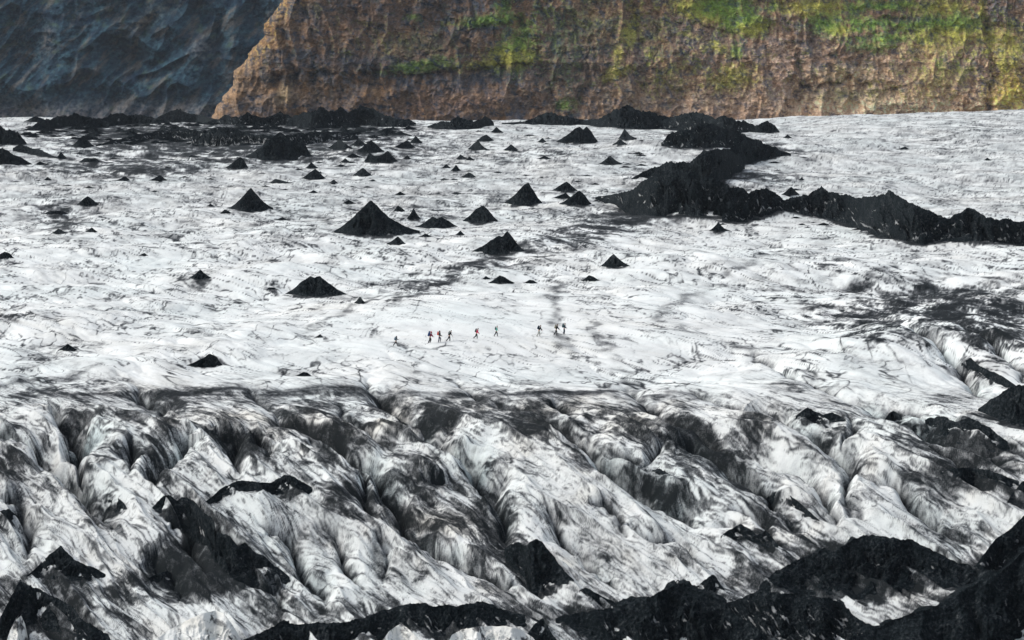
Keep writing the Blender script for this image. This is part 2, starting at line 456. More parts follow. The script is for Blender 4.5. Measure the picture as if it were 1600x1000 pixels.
cone('wide low cone with ash tail to the left, near the right moraine', 874, 924, 322, (890,309), (905,297), (914,305))
cone('small cone in front of the largest sharp cone', 604, 634, 383, (622,369), (627,374))
cone('tiny cone between the twin-peaked and the rounded cone', 711, 726, 368, (719,360))
cone('low faint ash patch left of the tiny cone on clean ice', 653, 676, 371, (664,365), (669,367))
cone('smooth black pyramid standing alone on the left ice', 358, 427, 331, (380,306), (388,297), (392,293), (397,299), (412,316))
cone('dark blob at the left foot of the smooth black pyramid', 343, 362, 334, (351,327), (356,329))
cone('little clod up and left of the smooth black pyramid', 323, 336, 323, (328,318))
cone('thin ash patch at the right foot of the smooth black pyramid', 430, 451, 344, (441,339))
cone('small rounded cone at the far left of the open ice', 120, 155, 322, (130,311), (137,306), (144,311))
cone('long thin black strip below the small rounded cone on the left', 66, 107, 335, (76,330), (97,329))
cone('flat black heap under the thin strip on the left', 79, 106, 366, (91,357), (97,360))
cone('tiny cone right of the flat black heap on the left', 133, 152, 363, (143,355))
cone('jagged black lump at the left picture edge above clean ice', -14, 22, 405, (2,396), (8,393), (16,396))
cone('tiny ash patch above the small neat cone', 216, 232, 400, (225,395))
cone('low black heap in front of the left hikers, widest heap on clean ice', 291, 348, 574, (312,562), (328,553), (339,557))
cone('small black heap with a meltwater trail at left', 90, 122, 549, (106,537), (112,541))
cone('thin short ash patch right of the widest low heap', 461, 487, 588, (474,581), (480,582))
cone('tiny ash patch below the grey tilted rock', 491, 506, 528, (500,522))
cone('small cone with a nipple top in front of the long moraine tail', 1108, 1141, 363, (1117,353), (1120,350), (1122,346), (1125,351), (1132,357))
cone('small black pyramid behind the start of the moraine tail', 1221, 1249, 306, (1236,291))
cone('thin black patch alone high on the right ice field', 1402, 1421, 234, (1410,230), (1414,229))
cone('small black cone alone at far right on the ice field', 1537, 1549, 251, (1542,246))
cone('small clod beside the moraine shoulder on the right ice', 1223, 1237, 216, (1230,210))
cone('tiny clod above the moraine tail on the right ice', 1247, 1257, 282, (1252,277))
# --- the crowd of far cones, left to right
cone('big brown-black far cone with a stepped right shoulder', 384, 487, 251, (412,226), (426,213), (437,206), (447,213), (458,221), (470,216), (478,228))
cone('small mound leaning on the left foot of the big stepped far cone', 352, 388, 265, (366,252), (376,245), (382,250))
cone('small sharp cone right of the big stepped far cone', 477, 497, 264, (486,253))
cone('rounded cone below the small sharp cone, right of the big far cone', 471, 509, 281, (485,268), (492,264), (498,268))
cone('little cone between the rounded cone and the largest sharp cone', 513, 528, 287, (521,280))
cone('wide flattened ash streak below the big stepped far cone', 420, 458, 287, (430,279), (445,283))
cone('small heap in front of the rounded cone beneath the big far cone', 480, 497, 302, (490,297))
cone('neat small cone with a round top above the largest sharp cone', 551, 582, 276, (561,266), (567,262), (572,266))
cone('small low cone just left above the largest sharp cone', 535, 557, 319, (544,312))
cone('broad brown cone at the edge of the far moraine, left of two alike', 511, 551, 234, (524,222), (530,217), (538,223))
cone('darker broad cone overlapping the broad brown one', 556, 600, 239, (571,225), (580,219), (588,226))
cone('brown cone tucked between the broad brown and the darker broad cone', 547, 575, 229, (560,216))
cone('twin-topped cone below the darker broad cone', 569, 622, 255, (577,238), (584,244), (598,242), (606,235), (612,242))
cone('small cone left of the twin-topped one', 530, 548, 255, (539,247))
cone('flat cone behind the small cone left of the twin-topped one', 539, 566, 247, (551,239))
cone('long leaning cone right of the darker broad cone', 615, 649, 232, (630,222), (637,219))
cone('rounded small cone above the long leaning cone', 640, 660, 224, (649,212))
cone('little clod beneath the long leaning cone', 629, 642, 249, (636,242))
cone('steep far cone with a flat foot, centre of the far field', 731, 761, 235, (740,224), (747,219), (753,227))
cone('far cone just behind the steep centre one', 744, 772, 221, (753,213), (760,210), (765,214))
cone('small steep cone right of centre far field', 786, 810, 236, (798,225))
cone('far pointed clod in front of the white skyline gap', 766, 786, 208, (775,198))
cone('dark left one of a touching pair of small cones', 712, 731, 249, (719,241))
cone('dark right one of a touching pair of small cones', 727, 742, 251, (733,244))
cone('small leaning cone under the touching pair', 704, 720, 268, (712,257))
cone('tiny cone left of the small leaning cone', 690, 704, 263, (697,256))
cone('flat heap right under the small leaning cone', 719, 744, 278, (732,269), (738,272))
cone('thin low heap right of the neat round-topped small cone', 616, 634, 305, (625,299))
cone('low double ash patch left of the small pointed cone', 614, 633, 331, (621,321), (628,325))
cone('large far cone with a dark shadowed shoulder, before the right moraine', 869, 934, 225, (889,208), (898,201), (905,197), (911,203), (916,197), (924,206))
cone('sharp leaning cone between the large far cone and the moraine', 966, 995, 219, (975,201), (984,211))
cone('low mound in front of the sharp leaning cone', 957, 981, 227, (968,217))
cone('small cone left of the large far cone', 839, 854, 223, (847,215))
cone('long flat ash patch under the large far cone', 839, 862, 249, (850,243))
cone('dark heap on the flank of the white ice hump', 936, 973, 258, (946,249), (953,243), (961,250))
cone('small cone near the left end of the far moraine', 87, 105, 249, (95,237))
cone('flat heap of two clods under the far left moraine', 123, 157, 254, (132,247), (150,247))
cone('low black patch near the left edge below the far moraine', 53, 77, 258, (62,252))
cone('steep black cone on the white patch of the far left moraine', 111, 147, 231, (122,219), (131,211), (138,220))
cone('black cone in front of the far moraine, right of the steep one', 190, 220, 222, (205,208))
cone('small black cone on dirty ice left of the big stepped far cone', 232, 262, 283, (242,278), (250,273))
cone('tiny cone on the ice left of a small black cone', 179, 203, 283, (186,280), (196,275))
cone('small far cone on the left ice, upper one of a pair', 68, 81, 282, (74,276))
# --- many tiny heaps nothing sets apart
def tiny_spots():
    out = []
    for k in range(400):
        if len(out) >= 88: break
        x = rnd.uniform(20, 1030); y = rnd.uniform(204, 305)
        if rnd.random() > .30+.7*math.exp(-((x-620)/280)**2): continue
        if x < 300 and y < 240: continue
        if any(abs(x-a) < 14 and abs(y-b) < 4.5 for a, b, _ in out): continue
        out.append((x, y, rnd.uniform(4, 10)))
    return out
for x, y, w in tiny_spots():
    h = w*rnd.uniform(.22, .42)
    cone('tiny black ash heap scattered among the larger cones of the far ice', x-w, x+w, y, (x+rnd.uniform(-.4, .3)*w, y-h), (x+rnd.uniform(.3, .5)*w, y-h*rnd.uniform(.5, .9)),
         name='ash_heap', cat='ash heap', group='tiny ash heaps scattered over the far ice')

# --- far moraine along the skyline (left) and the big medial moraine (right)
MG = 'black moraine ridges across the glacier'
def ridge(label, top, bot, ice=.18, **k): return mound('moraine_ridge', label, top, bot, 'moraine ridge', MG, ice, rough=k.pop('rough', .26), jag=k.pop('jag', 1.9), **k)
ridge('low black moraine mound on the left picture edge, upper one', [(-30,200),(0,195),(12,203),(28,206),(37,217),(42,224)], [(-30,228),(0,227),(28,226),(42,225)], .08)
ridge('smooth black moraine mound on the left picture edge, lower one', [(-40,232),(-8,229),(4,231),(16,237),(32,246),(50,256)], [(-40,258),(0,257),(30,257),(50,257)], 0.0)
ridge('brownish low moraine bank just right of the left edge mounds', [(20,231),(32,225),(48,231),(62,233),(78,241),(90,246)], [(20,236),(45,240),(70,246),(90,248)], .1)
ridge('broad jagged moraine hill at the left end of the skyline', [(50,198),(54,194),(66,189),(76,185),(90,183),(100,181),(110,180),(118,178),(128,181),(146,183),(160,186),(170,192)], [(50,201),(70,204),(90,200),(112,197),(140,198),(170,200)], .10)
ridge('long moraine hill under the blue mountain, second from the left', [(132,196),(150,186),(162,183),(176,179),(186,176),(200,180),(216,179),(230,180),(240,184),(252,190)], [(132,200),(160,200),(190,194),(220,194),(252,194)], .16)
ridge('dark moraine hump behind the white ice lens on the left skyline', [(238,188),(252,180),(266,174),(282,170),(292,177),(306,178),(320,182),(342,187)], [(238,189),(270,188),(300,188),(320,190),(342,193)], .05)
ridge('black rubble band below the white ice lens', [(150,226),(170,221),(200,214),(248,204),(280,200),(300,204),(330,203),(350,198),(372,203),(392,211)], [(150,230),(190,226),(230,217),(270,216),(320,221),(360,221),(392,216)], .36)
ridge('jagged moraine hills right of the cliff corner', [(330,188),(342,186),(351,179),(364,185),(389,177),(406,183),(420,182),(438,175),(455,182),(468,186)], [(330,193),(370,196),(420,197),(450,195),(468,197)], .28)
ridge('tall pointed moraine hill on the skyline left of centre', [(448,186),(462,180),(476,175),(490,174),(502,165),(512,175),(523,172),(534,167),(544,175),(556,182)], [(448,196),(475,199),(491,202),(520,199),(556,196)], .22)
ridge('rounded moraine hill at the right end of the left skyline band', [(538,180),(550,172),(563,166),(583,169),(597,178),(619,185),(640,187),(650,192)], [(538,197),(566,196),(600,198),(620,199),(650,196)], .22)
ridge('rubble bank at the foot of the pointed moraine hill', [(300,214),(330,205),(380,208),(430,212),(470,209),(520,206),(560,208)], [(300,226),(340,230),(390,226),(440,228),(500,226),(560,214)], .42)
ridge('small three-peaked moraine mound in the white skyline gap', [(668,197),(680,193),(690,189),(702,190),(715,182),(728,187),(742,189),(757,182),(770,189),(772,193)], [(668,199),(700,203),(740,202),(772,195)], .10)
ridge('low moraine mound on the skyline left of the pointed right hill', [(784,192),(818,190),(840,181),(860,175),(880,181),(900,185),(918,188)], [(784,194),(840,194),(880,196),(918,195)], .16)
ridge('pointed moraine hill in the middle of the right skyline band', [(900,189),(922,187),(940,184),(954,175),(966,170),(979,163),(988,168),(997,172),(1021,176),(1048,184),(1058,190)], [(900,193),(922,197),(979,202),(1035,202),(1058,198)], .22)
ridge('rounded moraine hill at the right end of the skyline', [(1028,190),(1040,186),(1062,179),(1087,174),(1100,178),(1109,181),(1118,185),(1134,181),(1147,186),(1165,190),(1184,198)], [(1028,201),(1073,205),(1125,209),(1165,208),(1184,203)], .28)
ridge('small dark moraine knob jutting onto the right ice field', [(1172,203),(1180,196),(1190,192),(1197,189),(1205,192),(1210,196),(1218,205)], [(1172,206),(1195,208),(1218,207)], .04)
ridge('moraine block with an ice seam, upper part of the right moraine', [(1033,224),(1048,208),(1062,202),(1078,204),(1093,190),(1116,195),(1138,202),(1165,211),(1178,218)], [(1033,226),(1057,232),(1091,233),(1125,232),(1160,228),(1178,222)], .26)
ridge('dark moraine shoulder spreading onto the right ice', [(1132,246),(1143,231),(1165,217),(1183,219),(1197,224),(1215,233),(1236,240)], [(1132,262),(1147,263),(1181,252),(1215,246),(1236,242)], .06)
ridge('steep dark moraine heart between the shoulder and the left lobe', [(1072,258),(1082,250),(1096,238),(1116,232),(1138,233),(1156,244),(1164,256)], [(1072,286),(1100,290),(1125,288),(1147,274),(1164,260)], .12)
ridge('moraine lobe with white ice scars, left of the dark heart', [(986,279),(1000,271),(1008,267),(1035,256),(1057,252),(1080,255),(1092,262)], [(986,281),(1008,277),(1030,278),(1057,280),(1092,284)], .22)
ridge('widest part of the right moraine, with a long left spit', [(930,308),(974,301),(994,292),(1012,278),(1026,269),(1044,265),(1080,268),(1102,275),(1125,282),(1141,291),(1159,294),(1180,304)], [(930,309),(967,313),(974,324),(990,338),(1030,338),(1069,337),(1110,341),(1147,342),(1180,330)], .24)
ridge('striped moraine mound where the tail begins', [(1128,322),(1136,316),(1159,305),(1177,298),(1197,293),(1215,305),(1233,316),(1240,322)], [(1128,346),(1150,349),(1177,344),(1210,331),(1240,327)], .30)
ridge('first hump of the moraine tail, stony with grey specks', [(1224,318),(1229,310),(1260,305),(1272,298),(1283,292),(1295,298),(1313,304),(1341,308),(1356,308)], [(1224,329),(1240,332),(1264,337),(1306,346),(1337,353),(1356,360)], .26)
ridge('sharp middle hump of the moraine tail', [(1336,312),(1354,308),(1369,306),(1380,302),(1390,297),(1398,303),(1407,310),(1439,324),(1463,334),(1480,341)], [(1336,352),(1344,362),(1365,370),(1400,374),(1428,384),(1460,381),(1480,374)], .26)
ridge('last dark hump of the moraine tail at the right picture edge', [(1462,348),(1484,341),(1500,332),(1514,323),(1522,328),(1533,333),(1544,341),(1560,342),(1575,341),(1586,347),(1600,345),(1640,352),(1700,372)], [(1462,380),(1480,375),(1505,371),(1530,381),(1600,384),(1650,384),(1700,378)], .26)

# --- rubble that makes the moraine bands ragged
def rubble(label, group, n, pick, wr, hr):
    for k in range(n):
        x, y = pick(); w = rnd.uniform(*wr); h = w*rnd.uniform(*hr)
        cone(label, x-w, x+w, y, (x+rnd.uniform(-.45, -.1)*w, y-h*rnd.uniform(.6, 1)), (x+rnd.uniform(0, .2)*w, y-h), (x+rnd.uniform(.3, .55)*w, y-h*rnd.uniform(.4, .8)),
             name='rubble_mound', cat='rubble mound', group=group, ice=.12, rough=.3, jag=1.6)
rubble('small black rubble mound crowded into the far left moraine band', 'rubble mounds of the far left moraine', 190,
       lambda: (lambda x: (x, rnd.uniform(190, 228-14*abs(x-330)/330)))(rnd.uniform(45, 640)), (6, 20), (.25, .5))
rubble('small black rubble mound scattered at the edge of the right moraine', 'rubble mounds of the right moraine', 60,
       lambda: (lambda t, s: (np.interp(t, [0,.15,.4,.55,.7,1], [1120,1130,1110,1060,1180,1560])+s*rnd.gauss(0, np.interp(t, [0,.4,.55,.7,1], [70,60,80,50,60])),
                              np.interp(t, [0,.15,.4,.55,.7,1], [208,232,275,325,340,384])+rnd.uniform(-4, 6)))(rnd.random(), 1), (4, 12), (.25, .45))
# --- ash on the broken ice front
FG = 'black ash mounds on the broken ice front'
def heap(label, top, bot, ice=0.0, **k): return mound('ash_mound', label, top, bot, 'ash mound', FG, ice, rough=k.pop('rough', .14), jag=k.pop('jag', 1.4), **k)
heap('long black ash ridge running down right on the left ice front', [(238,792),(243,788),(252,778),(261,771),(268,776),(277,782),(286,777),(296,779),(303,782),(318,799),(336,815),(337,829),(360,838),(372,853),(382,848),(399,862),(417,872),(429,883),(450,899),(456,905)], [(238,794),(264,807),(290,822),(303,836),(315,858),(330,878),(360,905),(390,912),(426,912),(456,907)], .06, steep=.9)
heap('arched black ash crest curving over a clean ice dome', [(312,790),(330,777),(350,760),(365,754),(380,750),(400,753),(420,755),(432,749),(445,742),(453,743),(462,746),(475,754),(492,764)], [(312,792),(335,785),(350,775),(375,766),(400,768),(430,771),(460,770),(492,766)], 0)
heap('small black pyramid at the foot of the fluted ice wall', [(150,799),(160,792),(170,781),(180,773),(186,779),(194,786),(200,797)], [(150,800),(165,802),(180,801),(200,799)], 0)
heap('wide black cone with a sharp peak on the left ice front', [(40,900),(48,895),(60,884),(76,868),(84,862),(95,852),(104,862),(116,873),(132,882),(150,888),(166,898)], [(40,901),(60,901),(90,906),(125,908),(150,904),(166,900)], .04)
heap('black ash lump at the left picture edge on the ice front', [(-24,815),(-8,803),(6,796),(14,795),(22,802),(28,806)], [(-24,818),(0,812),(14,812),(28,808)], 0)
heap('large dark arch of ash in the bottom left corner', [(-40,990),(0,968),(12,944),(22,926),(32,908),(44,914),(60,920),(75,928),(92,936),(113,946),(125,965),(140,974),(155,983),(185,1000),(225,1024)], [(-40,1040),(10,1020),(30,985),(46,962),(60,985),(75,972),(100,990),(150,1012),(185,1024),(225,1030)], .16)
heap('small dark smear beside the double notch in the left ice front', [(228,905),(246,896),(262,892),(274,896),(284,903)], [(228,908),(255,910),(284,906)], .2)
heap('sharp black peak in the hollow below the central ice ridge', [(788,858),(796,852),(803,848),(811,847),(820,853),(828,848),(839,841),(850,851),(862,865),(880,890),(897,906)], [(788,862),(796,888),(808,893),(820,900),(830,928),(850,926),(875,914),(897,910)], .10, steep=1.1)
heap('thin black sliver in the crevice left of the front mound', [(905,922),(915,918),(930,925),(945,934),(960,940),(978,948)], [(905,924),(925,938),(945,948),(960,951),(978,950)], .1)
heap('broad low black bank along the bottom centre', [(370,1004),(400,992),(420,982),(445,968),(455,976),(500,973),(529,973),(550,970),(575,962),(595,955),(620,948),(640,943),(661,942),(676,947),(697,945),(712,948),(730,943),(745,941),(754,939),(762,944),(769,944),(787,953),(820,961),(850,972)], [(370,1030),(450,1034),(560,1016),(600,990),(630,976),(660,990),(700,996),(740,978),(790,976),(850,976)], .22)
heap('small steep black cone at bottom centre beside a white ice hump', [(818,1000),(828,985),(838,973),(848,965),(856,978),(864,992),(872,1002)], [(818,1010),(845,1018),(872,1010)], 0)
heap('largest front mound of black ash right of bottom centre', [(868,966),(880,961),(900,958),(916,956),(940,952),(970,947),(995,938),(1018,931),(1030,925),(1042,919),(1056,914),(1069,911),(1076,917),(1082,922),(1095,925),(1108,931),(1132,940),(1144,958),(1174,973),(1195,994),(1210,1012)], [(868,968),(900,985),(930,1002),(960,1030),(1050,1050),(1150,1050),(1210,1040)], .16)
heap('small black cone on the skyline of the largest front mound', [(1076,920),(1092,914),(1104,904),(1114,896),(1119,902),(1126,914),(1132,920)], [(1076,924),(1100,926),(1132,922)], 0)
heap('black ash cap on top of a ribbed ice tower', [(1000,756),(1008,744),(1022,733),(1032,734),(1042,738),(1052,750),(1058,762)], [(1000,758),(1010,762),(1026,768),(1040,778),(1050,779),(1058,770)], .06)
heap('thin jagged ash crest on the right central ice ridge', [(1196,780),(1204,772),(1212,767),(1220,770),(1228,769),(1240,778),(1255,790),(1270,804),(1284,816)], [(1196,781),(1215,780),(1240,792),(1258,806),(1284,818)], .06)
heap('ash patch draped over the lower central ice tongue', [(1126,838),(1138,828),(1150,822),(1160,820),(1172,826),(1182,836),(1196,830),(1206,838),(1216,852)], [(1126,840),(1150,843),(1175,846),(1195,856),(1216,856)], .22)
heap('huge dome of black ash in the lower right', [(1186,916),(1189,912),(1210,894),(1230,883),(1252,872),(1270,864),(1288,856),(1303,862),(1318,852),(1330,844),(1348,837),(1366,837),(1384,839),(1408,842),(1426,844),(1444,854),(1474,868),(1495,880),(1525,883),(1552,895),(1562,904)], [(1186,920),(1230,925),(1276,925),(1330,930),(1375,930),(1408,914),(1450,908),(1504,924),(1545,914),(1562,908)], .07)
heap('dark rubble slope with white streaks between the two biggest mounds', [(1130,944),(1160,934),(1185,922),(1215,926),(1260,930),(1290,934),(1312,940),(1334,962),(1352,974),(1378,980)], [(1130,958),(1170,985),(1210,1004),(1260,1020),(1310,1030),(1350,1030),(1378,1020)], .34)
heap('black ash slope filling the bottom right corner', [(1300,1010),(1350,988),(1375,980),(1390,970),(1425,958),(1459,949),(1480,935),(1501,922),(1530,908),(1558,897),(1580,878),(1600,859),(1640,840),(1690,850)], [(1300,1040),(1375,1050),(1450,1056),(1600,1060),(1690,1060)], .10)
heap('dark striped ash wall behind the bottom right corner slope', [(1520,890),(1535,868),(1555,842),(1570,832),(1582,823),(1592,812),(1602,804),(1640,790),(1690,800)], [(1520,896),(1550,900),(1580,886),(1602,872),(1640,860),(1690,860)], .22)
heap('smooth black ash mound at the right edge, level with the lip', [(1528,639),(1540,630),(1552,622),(1575,606),(1600,601),(1630,604),(1680,640)], [(1528,641),(1552,652),(1580,664),(1602,670),(1640,670),(1680,660)], .02)
heap('thin ash crest above the smooth mound at the right edge', [(1502,568),(1510,562),(1517,559),(1524,566),(1532,573),(1550,580),(1570,590),(1588,603)], [(1502,570),(1520,580),(1542,592),(1570,606),(1588,607)], .06)
heap('long jagged ash ridge on the right ice slope', [(1426,666),(1440,658),(1452,653),(1475,650),(1492,660),(1504,655),(1515,652),(1535,662),(1548,670),(1560,680),(1590,701)], [(1426,668),(1442,674),(1470,682),(1500,692),(1530,700),(1560,704),(1590,706)], .14)
heap('small twin-topped ash heap on the right central slope', [(1243,650),(1252,643),(1262,636),(1272,642),(1286,648),(1300,644),(1312,650),(1322,656)], [(1243,653),(1265,659),(1295,661),(1322,658)], .08)
heap('ash bank low on the right ice slope', [(1470,736),(1490,732),(1515,730),(1540,733),(1560,740),(1592,752)], [(1470,738),(1495,748),(1530,760),(1560,760),(1592,758)], .22)
heap('black ash block at the right edge below the ash bank', [(1574,784),(1582,770),(1592,756),(1604,750),(1640,744),(1680,760)], [(1574,787),(1590,786),(1610,786),(1680,786)], .1)
heap('small ash patch beside the meltwater channel right of the lip', [(1383,654),(1390,645),(1396,641),(1404,647),(1410,654)], [(1383,656),(1396,657),(1410,656)], .1)
IG = 'clean ice blocks along the bottom edge'
def block(label, top, bot): return mound('ice_block', label, top, bot, 'ice block', IG, 0, rough=.07, steep=.9, jag=.4, icy=True)
block('big clean white ice block with a sloping top at bottom left', [(236,1006),(262,986),(295,968),(318,958),(338,954),(350,958),(362,974),(372,990),(380,1006)], [(236,1020),(270,1034),(330,1040),(380,1020)])
block('small pointed ice block poking out of the black bank at bottom centre', [(594,1006),(608,986),(620,978),(628,974),(640,984),(650,994),(660,1006)], [(594,1016),(628,1026),(660,1016)])
block('low rounded ice block right of the pointed one at bottom centre', [(698,1008),(706,992),(722,983),(750,979),(790,978),(815,984),(832,996),(842,1008)], [(698,1020),(770,1034),(842,1020)])
block('narrow ice face inside the dark arch at bottom left', [(8,1010),(16,985),(26,968),(34,962),(40,975),(46,1008)], [(8,1024),(28,1030),(46,1020)])
print('t mounds', time.time()-T0)

# ------------------------------------------------------------------ where ash and dust lie on the ice
w1, w2, w3, w4 = NZ['w1'], NZ['w2'], NZ['w3'], NZ['w4']; i1, i2, i3 = NZ['i1'], NZ['i2'], NZ['i3']; fore, far = NZ['fore'], NZ['far']
AREA = [  # px py rx ry angle amount: how dirty each part of the ice is
 (820,395,270,22,-14,.50),(650,455,70,10,-22,.40),(960,345,110,14,-8,.35),(1010,335,120,12,0,.35),
 (1400,480,170,45,8,.50),(1530,475,110,50,0,.55),(1330,520,90,25,20,.35),(1560,540,90,40,0,.35),(1200,235,70,14,0,.6),(1190,275,60,8,0,.5),(1290,410,60,10,-8,.30),
 (250,226,200,20,0,.30),(340,200,320,14,0,.42),(150,208,120,16,0,.35),(560,205,90,12,0,.4),(1090,215,60,16,0,.5),(1080,290,110,30,0,.5),(330,212,160,14,0,.3),(250,240,180,22,0,.28),(150,265,170,16,0,.42),(420,235,120,25,0,.55),(620,235,130,35,0,.36),(80,320,70,25,0,.30),(100,345,60,30,0,.30),(240,268,60,8,0,.5),(640,330,120,20,0,.22),(850,240,120,20,0,.30),(1500,215,80,25,-12,.25),
 (450,350,150,40,0,.22),(780,310,120,40,0,.22),(20,495,45,8,0,.5),(40,545,60,12,0,.25),(110,605,130,8,-8,.45),
 (600,650,520,44,0,.26),(680,655,160,22,4,.10),(900,665,190,24,6,.14),(420,690,150,28,0,.14),(250,615,200,8,0,.40),(1080,690,60,20,0,.2),
 (690,820,75,26,10,.45),(560,770,75,40,45,.45),(640,750,60,24,40,.3),(500,700,60,24,40,.3),(780,840,80,40,35,.5),(370,700,60,24,30,.35),(240,720,40,30,0,.3),(330,850,70,50,45,.4),(880,690,90,18,15,.3),(1100,700,90,20,30,.35),(1130,770,60,20,25,.3),(1260,850,60,20,30,.3),(1180,680,60,20,20,.3),(330,890,90,34,-10,.5),(1120,720,70,34,20,.40),(250,900,120,40,0,.30),(420,930,120,40,20,.25),
 (1180,840,60,26,0,.40),(1090,800,60,30,20,.25),(1330,900,200,40,0,.5),(1500,720,110,40,12,.38),(1540,900,90,60,0,.4),(900,960,160,20,0,.45),(640,960,200,16,0,.4),(100,930,120,40,0,.3),(30,730,50,40,30,.25),
 (1000,880,220,90,0,-.06),(60,720,60,50,0,-.10),(60,850,70,36,0,-.22),(440,815,110,34,8,-.22),(600,890,110,40,30,-.16),(1230,735,90,52,20,-.22),(1340,825,50,30,0,-.25),(1440,800,110,40,12,-.20),(990,850,130,50,20,-.14),(850,735,70,40,30,-.12),
 (760,540,420,44,0,-.16),(900,470,300,24,0,-.06),(420,480,260,30,0,-.06),(300,980,60,24,0,-.3),
]
area = np.full_like(X, .13)
area += .15*fore
for a in AREA: area += a[5]*blob(PX, PY, *a[:5])
area = np.clip(area, .02, 1.1)
A_, B_ = NZ['A'], NZ['B']
pt = fbm(X/9, Y/16, 4, 101)                     # patches of dust
pt2 = fbm(B_/2.6, A_/9, 6, 102, .66)             # streaks along the flow
pt3 = fore*fbm(X/3.2, Y/2.2, 3, 103, .6)+(1-fore)*fbm(X/5.5, Y/10, 5, 103, .62)
fine = fbm(X/.9, Y/1.5, 3, 104, .65)*(1-.8*sm(520, 700, Y))
def line(n, w): return np.exp(-(n/w)**2)
mid = 1-fore
# hairline cracks with dust in them, longer along the flow; broad grey films
def crack(n, w): return np.exp(-(n/w)**2)
k1 = fbm(B_/6.0, A_/34, 4, 171, .42); k2 = fbm(B_/3.0+4, A_/11, 3, 172, .42); k3 = fbm(X/6.5+.5*w2, Y/8, 3, 173, .42); k4 = fbm(X/14, Y/30+.4*w1, 5, 174, .55)
gate1 = sm(-.35, .20, pn(X/13, Y/24, 175)); gate2 = sm(-.30, .25, pn(X/9+7, Y/17, 176)); gate3 = sm(-.2, .3, pn(X/18, Y/40, 177))
brk = .35+.95*sm(-.25, .35, fbm(X/2.2, Y/4, 3, 178, .6))
hair = brk*(.85*crack(k1, .024)*gate1+.70*crack(k2, .034)*gate2+.65*crack(k3, .030)*gate3*gate2+.80*crack(k4, .014)*(.3+.7*gate1))
cre = line(w2, .06)*sm(-.25, .35, pt)+.7*line(i2, .05)*sm(-.1, .4, pt3+.3*pt)
calm = 1-.45*NZ['walk']
near_ = 1-.45*sm(700, 1000, Y)
dirt = mid*calm*near_*(1-.75*fore)*((.85+1.6*area)*hair+(.12+.7*area)*cre*.5)
dirt += mid*(area*(.16+.60*pt2+.55*pt3+.5*pt)+.12*fine*(.15+area)+.13*far+.08*calm+calm*(.15*pt2+.14*pt3+.09*pt))
dirt += mid*.9*sm(.80, 1.05, area+.40*pt2+.35*pt3)
dirt += mid*.85*sm(.40, .75, area+.55*pt2+.45*pt3)*sm(-.35, .25, fine+.5*pt3+.4*k2)*sm(.2, .6, area)
# the broken front: strings of ash that follow the flow, denser in some belts, with clean faces between
q1 = X*.85+Y*.53+1.1*pn(X/7, Y/13, 140)+.25*pn(X/1.8, Y/3, 139); q2 = Y*.85-X*.53
fs = pn(q1/.24, q2/2.6, 141); fs2 = pn(q1/.55, q2/4.6, 142); fs3 = pn(q1/1.7, q2/10, 143); fs4 = pn(q1/.12, q2/1.1, 145)
cl = fbm(X/7, Y/13, 3, 144)
heavy = np.clip(area*1.1+.55*cl+.22*pt2-.10, 0, 1.2)
D1 = fbm(q1/1.3, q2/8.5, 6, 181, .64); D2 = fbm(q1/.42, q2/2.6, 4, 182, .68); D3 = fbm(q1/4.5, q2/9, 6, 183, .62)
e1 = fbm(q1/2.2, q2/17, 4, 184, .42); e2 = fbm(q1/.95, q2/7.5, 4, 185, .42); e3 = fbm(q1/5+2, q2/5, 5, 186, .5)
hv = .62*heavy
dust = .46*sm(.31-hv, .43-hv, D1)+.34*sm(.34-hv, .47-hv, D3)+.30*sm(.27-hv*.8, .38-hv*.8, D2)
stri = pn(q1/.42+.5*D3, q2/11, 187); stri2 = pn(q1/.8+.6*D3, q2/16, 188)
cracks = .75*crack(stri, .07)*sm(-.1, .25, D3+.5*cl)+.85*crack(stri2, .045)*sm(-.25, .15, fs3)+.9*crack(e1, .022)*sm(-.2, .2, fs3)+.7*crack(e2, .030)*sm(-.1, .3, cl+.4*fs3)+.35*crack(e3, .014)
dirt += fore*(.13+.14*sm(-.3, .4, cl+.4*pt3)+dust+(.55+.5*heavy)*cracks+.16*D2*(.5+heavy))
dirt += fore*.38*sm(.60, .85, heavy+.40*D3+.45*D1)
# ash pours down the flanks of the crevasses in thin strings
al = ALONG+.25*X+.35*pn(X/1.5, Y/3, 114)
st1 = pn(al/.45, OFF/6.0, 111); st2 = pn(al/.26, OFF/3.0, 112); st3 = pn(al/2.1, OFF/7, 113)
near = np.exp(-OFF/2.6)*np.minimum(CARV, 1)*sm(-.55, .15, fbm(X/6, Y/12, 2, 115))
dirt += near*(.14*sm(.15, .45, st1)*sm(-.3, .3, st3)+.06*st3+.26*sm(-.02, .14, D1)-.04)
vb = sm(-.45, .25, fbm(X/5, Y/9, 3, 121))
dirt += 1.5*VDIRT*(.25+.75*vb)*(.8+.4*pn(X/.7, Y/1.1, 122))
# thin layers in the ice of the dirty plateau behind the lip
lam = pn(X/14, (Y+Z*3)/2.0+1.6*pn(X/12, Y/7, 131), 132)
ed = EDGE+5*pn(X/45, Y*0, 3)+1.6*pn(X/9, Y*0, 4)+.7*pn(X/2.5, Y*0, 5)-Y
plate = sm(-.8, 1.0, ed)*np.exp(-np.maximum(ed, 0)/11)*sm(1120, 960, PX)*sm(30, 200, PX)
dirt += plate*(.22+.40*lam+.22*pt3+.25*D1)
lip = np.exp(-((Y-(EDGE+5*pn(X/45, Y*0, 3)+2*pn(X/9, Y*0, 4)-1))/1.6)**2)*sm(1150, 950, PX)*sm(60, 240, PX)
dirt += .75*lip*sm(-.5, .2, pn(X/8, Y/30, 133))
